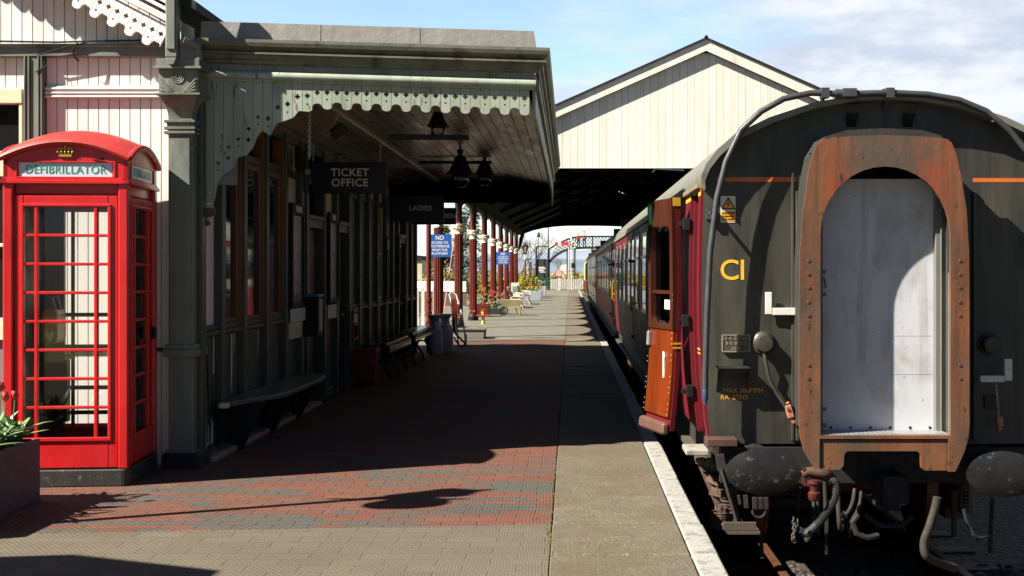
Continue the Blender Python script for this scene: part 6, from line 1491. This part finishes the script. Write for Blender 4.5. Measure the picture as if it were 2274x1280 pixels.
# white fences
def picket(label, pts, h, name='picket_fence', sp=.16):
    t = thing(name, label, 'fence', tuple(Vector((*pts[0], 0)))); m = MB(); pm = MB()
    for a, b in zip(pts, pts[1:]):
        a = Vector((*a,0)); b = Vector((*b,0)); n = max(1, round((b-a).length/sp)); d = (b-a).normalized()
        for z in (h*.3, h*.8): m.bar(a+Vector((0,0,z)), b+Vector((0,0,z)), .05, .08)
        for i in range(n): q = a.lerp(b, (i+.5)/n); pm.bar(q + Vector((d.y*.05,-d.x*.05,.05)), q + Vector((d.y*.05,-d.x*.05,h)), .09, .025, up=(d.y,-d.x,0))
    m.build('rails', whitep, t); o = pm.build('pales', whitep, t); return t
picket('white picket fence behind the red columns', [(-5.6,36),(-3.62,36)], 1.12, sp=.17); picket('white picket fence across the end of the platform', [(X(1222,PY+.5),PY+.5),(X(1296,PY+.5),PY+.5)], .95)
wl = thing('white_parapet', 'low white boarded parapet on a brown wall beyond the picket fence', 'wall', (-8, 50, 0)); m = MB(); m.prism([(-9,60.0),(-4.75,57.5),(-4.75,57.7),(-9,60.2)], .66, 1.13, 'xy'); m.build('boarding', whitep, wl); m = MB(); m.prism([(-9,60.05),(-4.75,57.55),(-4.75,57.7),(-9,60.2)], -1, .659, 'xy'); m.build('wall', M('brown_plinth_wall', C(70,52,44), .9, .3, 5), wl)
# parked coach and the pale building beyond the fence
pk = thing('parked_coach', 'faded grey coach parked beyond the white picket fence', 'railway coach', (-12.2, 66, 0)); m = MB()
pr = [(-1.35,-.2),(-1.4,.8),(-1.38,1.9),(-1.2,2.3),(-.7,2.6),(0,2.7),(.7,2.6),(1.2,2.3),(1.38,1.9),(1.4,.8),(1.35,-.2)]
m.prism([(-11.2+a,z) for a,z in pr], 58, 76, 'xz'); m.build('body', M('faded_grey_coach', C(132,138,134), .5, .15, 2), pk); m = MB()
for k in range(9): m.box(-9.802,-9.78,59+1.9*k,60.2+1.9*k,.9,1.8)
for k in (-.75,.0,.75): m.box(-11.2+k-.25,-11.2+k+.25,57.98,57.999,.7,1.9)
m.build('windows', darkgl, pk); m = MB(); m.box(-12.2,-10.2,58.5,75.5,-1,-.21); m.build('underframe', grime, pk)
hb = thing('goods_van', 'pale boarded goods van standing past the parked coach', 'van', (-11, 84, 0)); m = MB(); m.box(-12,-9.4,80,90,-.1,2.3); m.build('body', M('pale_van', C(200,186,160), .7, .1, 2), hb); m = MB(); m.prism([(-12.1,2.3005),(-9.3,2.3005),(-9.6,2.6),(-11.8,2.6)], 79.9, 90.1, 'xz'); m.build('roof', slate, hb); m = MB(); m.box(-11.2,-10.2,79.96,79.99,.3,1.9); m.box(-9.39,-9.36,83,85.5,.2,2.0); m.build('door', brownw, hb)
tb = thing('tall_post', 'dark brown square post beside the footbridge stair', 'post', (X(1178,112), 112, 0)); m = MB(); m.box(X(1174,112),X(1181,112),112,112.3,-.3,Z(582,112)); m.build('post', M('post_brown', C(84,68,60), .8), tb)
# ------------------------------------------------------------ trees, hedges
lvd = M('conifer_needles', (.035,.06,.025,1), .7, .45, 1.5); lvb = M('olive_hedge_leaf', C(122,116,56), .8, .4, .7); bark = M('grey_bark', C(96,84,76), .9, .3, 5)
lvo = M('spring_tree_leaf', C(128,122,64), .7, .4, 1.2)
def conifer(label, x, y, h, w, seed, mat):
    r_ = random.Random(seed); t = thing('conifer_tree', label, 'tree', (x, y, -1)); m = MB(); m.tube([(x,y,-1),(x,y,h*.5),(x,y,h)], [.22,.14,.03], 8); m.build('trunk', bark, t); m = MB()
    for k in range(2400):
        u = r_.random()**.8; z = -.2 + (h+.2)*u; rad = w*(1-u)*(.65+.35*math.sin(z*5.0+r_.uniform(-.6,.6)))*r_.uniform(.3,1) + .12
        a = r_.uniform(0, 6.28); c = Vector((x+rad*math.cos(a), y+rad*math.sin(a), z - rad*.25)); s = .16
        o_ = Vector((math.cos(a), math.sin(a), -.3)); q = Vector((-math.sin(a), math.cos(a), r_.uniform(-.4,.4)))
        m.add([c - q*s*.4, c + q*s*.4, c + o_*s*1.6 + Vector((0,0,r_.uniform(-.08,.12)))], [(0,1,2)])
    m.build('crown', mat, t, recalc=False); return t
conifer('dark conifer rising behind the second and third columns', X(1050,78)-.1, 78, Z(470,78)+1.6, 2.3, 3, lvd)
conifer('lower conifer behind the blue footbridge sign', X(985,70), 70, Z(500,70), 2.2, 5, lvo)
conifer('dark conifer partly hidden by the fourth column', X(1026,92), 92, Z(480,92), 2.6, 7, lvd)
def bare(label, x, y, h, seed):
    r_ = random.Random(seed); t = thing('bare_tree', label, 'tree', (x, y, -1), group='bare trees beyond the shed'); tk = MB(); tw = MB()
    def grow(p, d, L, rad, dep, mb):
        q = p + d*L; mb.tube([p, p + d*L*.5 + Vector((r_.uniform(-.1,.1),0,.05))*L*.3, q], [rad, rad*.8, rad*.6], 5 if dep < 2 else 3, cap=False)
        if dep >= 5: return
        for k in range(3 if dep < 4 else 2):
            nd = (d + Vector((r_.uniform(-.75,.75), r_.uniform(-.75,.75), r_.uniform(-.1,.5)))).normalized(); grow(q, nd, L*r_.uniform(.6,.82), rad*.58, dep+1, tw)
    grow(Vector((x,y,-1)), Vector((0,0,1)), h*.3, h*.022, 0, tk); tk.build('trunk', bark, t); tw.build('crown', M('purple_grey_twigs', C(128,112,108), .9, .2, 3) if 'purple_grey_twigs' not in MATS else MATS['purple_grey_twigs'], t, recalc=False)
bare('tall bare tree left of the lamp post beyond the shed', X(1158,165), 165, 8.5, 2); bare('bare tree behind the footbridge landing', X(1185,175), 175, 8.8, 4); bare('bare tree farthest left, seen between the last columns', X(1140,160), 160, 7.5, 9)
bare('small bare tree showing under the arch of the footbridge', X(1236,190), 190, 5.2, 11)
def hedge(name, label, x0, x1, y, h, d, mat, seed, n):
    r_ = random.Random(seed); m = MB()
    for k in range(n):
        x = r_.uniform(x0, x1); hh = h*(.75+.25*math.sin(x*.9+seed)+.15*math.sin(x*2.3)); c = Vector((x, y + r_.uniform(-d,d), -1 + (hh+1)*r_.random()**.7)); s = .32
        m.add([c + Vector((r_.uniform(-s,s), r_.uniform(-s,s), r_.uniform(-s,s))) for _ in range(3)], [(0,1,2)])
    return stuff(tag(m.build(name, mat, recalc=False), label, 'hedge'))
hedge('hedge', 'olive and yellow brown hedge across the end of the platform', -14, 6, 150, 1.2, 2.5, lvb, 1, 5000)
hedge('scrub', 'pale winter scrub behind the hedge and under the footbridge', -26, 8, 215, 1.9, 6, M('winter_scrub', C(150,134,104), .9, .35, 1), 2, 5000)
hedge('fence_scrub', 'yellow green scrub behind the white picket fence', -30, -11, 100, 1.6, 5, lvo, 3, 3500)
vb = thing('distant_shed', 'pale distant shed roof under the footbridge arch', 'shed', (X(1252,420), 420, 0)); m = MB(); m.prism([(X(1240,420),-1),(X(1262,420),-1),(X(1262,420),2.2),(X(1258,420),4.0),(X(1246,420),3.6),(X(1240,420),2.2)], 420, 440, 'xz'); m.build('shed', M('distant_white', C(206,208,210), .8), vb)
# two people on the footbridge
def skin(name, verts, edges, radii, mat, parent, sub=1):
    me = bpy.data.meshes.new(name); me.from_pydata(verts, edges, []); ob = bpy.data.objects.new(name, me); COL.objects.link(ob)
    sk = ob.modifiers.new('s', 'SKIN'); ob.modifiers.new('d', 'SUBSURF').levels = sub
    for i, r_ in enumerate(radii): me.skin_vertices[0].data[i].radius = (r_, r_) if isinstance(r_, float) else r_
    me.skin_vertices[0].data[0].use_root = True
    dg = bpy.context.evaluated_depsgraph_get(); dg.update(); m2 = bpy.data.meshes.new_from_object(ob.evaluated_get(dg))
    b = MB(); b.add([v.co for v in m2.vertices], [tuple(p.vertices) for p in m2.polygons]); bpy.data.objects.remove(ob)
    return b.build(name, mat, parent, smooth='all', local=True)
fleshm = M('skin_tone', C(204,158,134), .5); 
def person(label, x, y, z, s, top, legs, hairc, rz, lean):
    t = thing('person', label, 'person', (x, y, z), rz)
    q = lambda a: [(p[0]*s, p[1]*s, p[2]*s) for p in a]
    V = [(0,0,.92),(0,-lean*.3,1.15),(0,-lean*.8,1.38),(0,-lean,1.50),(0,-lean*1.05,1.60),(0,-lean*1.1,1.72),(-.19,-lean*.85,1.40),(-.25,-lean-.05,1.14),(-.2,-lean-.28,1.08),(.19,-lean*.85,1.40),(.25,-lean-.05,1.14),(.2,-lean-.28,1.08),(-.10,0,.88),(-.11,-.02,.48),(-.11,.03,.07),(-.11,-.12,.03),(.10,0,.88),(.12,.0,.48),(.13,.05,.07),(.13,-.1,.03)]
    Eg = [(0,1),(1,2),(2,3),(3,4),(4,5),(2,6),(6,7),(7,8),(2,9),(9,10),(10,11),(0,12),(12,13),(13,14),(14,15),(0,16),(16,17),(17,18),(18,19)]
    Rr = [.14,.13,.15,.055,.09,.075,.065,.045,.035,.065,.045,.035,.09,.065,.045,.035,.09,.065,.045,.035]
    skin('body', q(V), Eg, [r_*s for r_ in Rr], fleshm, t)
    skin('jacket', q([V[0],V[1],V[2],V[6],V[7],V[8],V[9],V[10],V[11]]), [(0,1),(1,2),(2,3),(3,4),(4,5),(2,6),(6,7),(7,8)], [r_*s*1.12 for r_ in (.14,.135,.155,.075,.055,.045,.075,.055,.045)], top, t)
    skin('trousers', q([V[0],V[12],V[13],V[14],V[16],V[17],V[18]]), [(0,1),(1,2),(2,3),(0,4),(4,5),(5,6)], [r_*s*1.13 for r_ in (.13,.095,.07,.055,.095,.07,.055)], legs, t)
    b = MB(); b.sphere((0,-lean*1.08*s+.015*s,1.70*s), .105*s, 12, 8, (1,1,.75)); b.build('hair', hairc, t, smooth='all', local=True)
    b = MB(); b.sphere((0,-lean*1.1*s-.1*s,1.64*s), .02*s, 6, 5); 
    for sx_ in (-.035,.035): b.sphere((sx_*s,-lean*1.1*s-.088*s,1.66*s), .010*s, 6, 4)
    b.build('face', fleshm, t, local=True)
    return t
deckz = Z(551,FB)
person('person in an orange red top and dark trousers on the footbridge', X(1284.5,FB+1), FB+1, deckz+.05, .84, M('orange_red_top', C(196,70,40), .7), M('dark_trousers', C(34,36,44), .8), black, R(15), .04)
person('taller person in a peach jacket and blue jeans leaning on the footbridge rail', X(1297.5,FB+.6), FB+.6, deckz+.05, 1.0, M('peach_jacket', C(220,150,124), .7), M('blue_jeans', C(70,90,140), .8), M('brown_hair', C(110,74,50), .7), R(-20), .12)
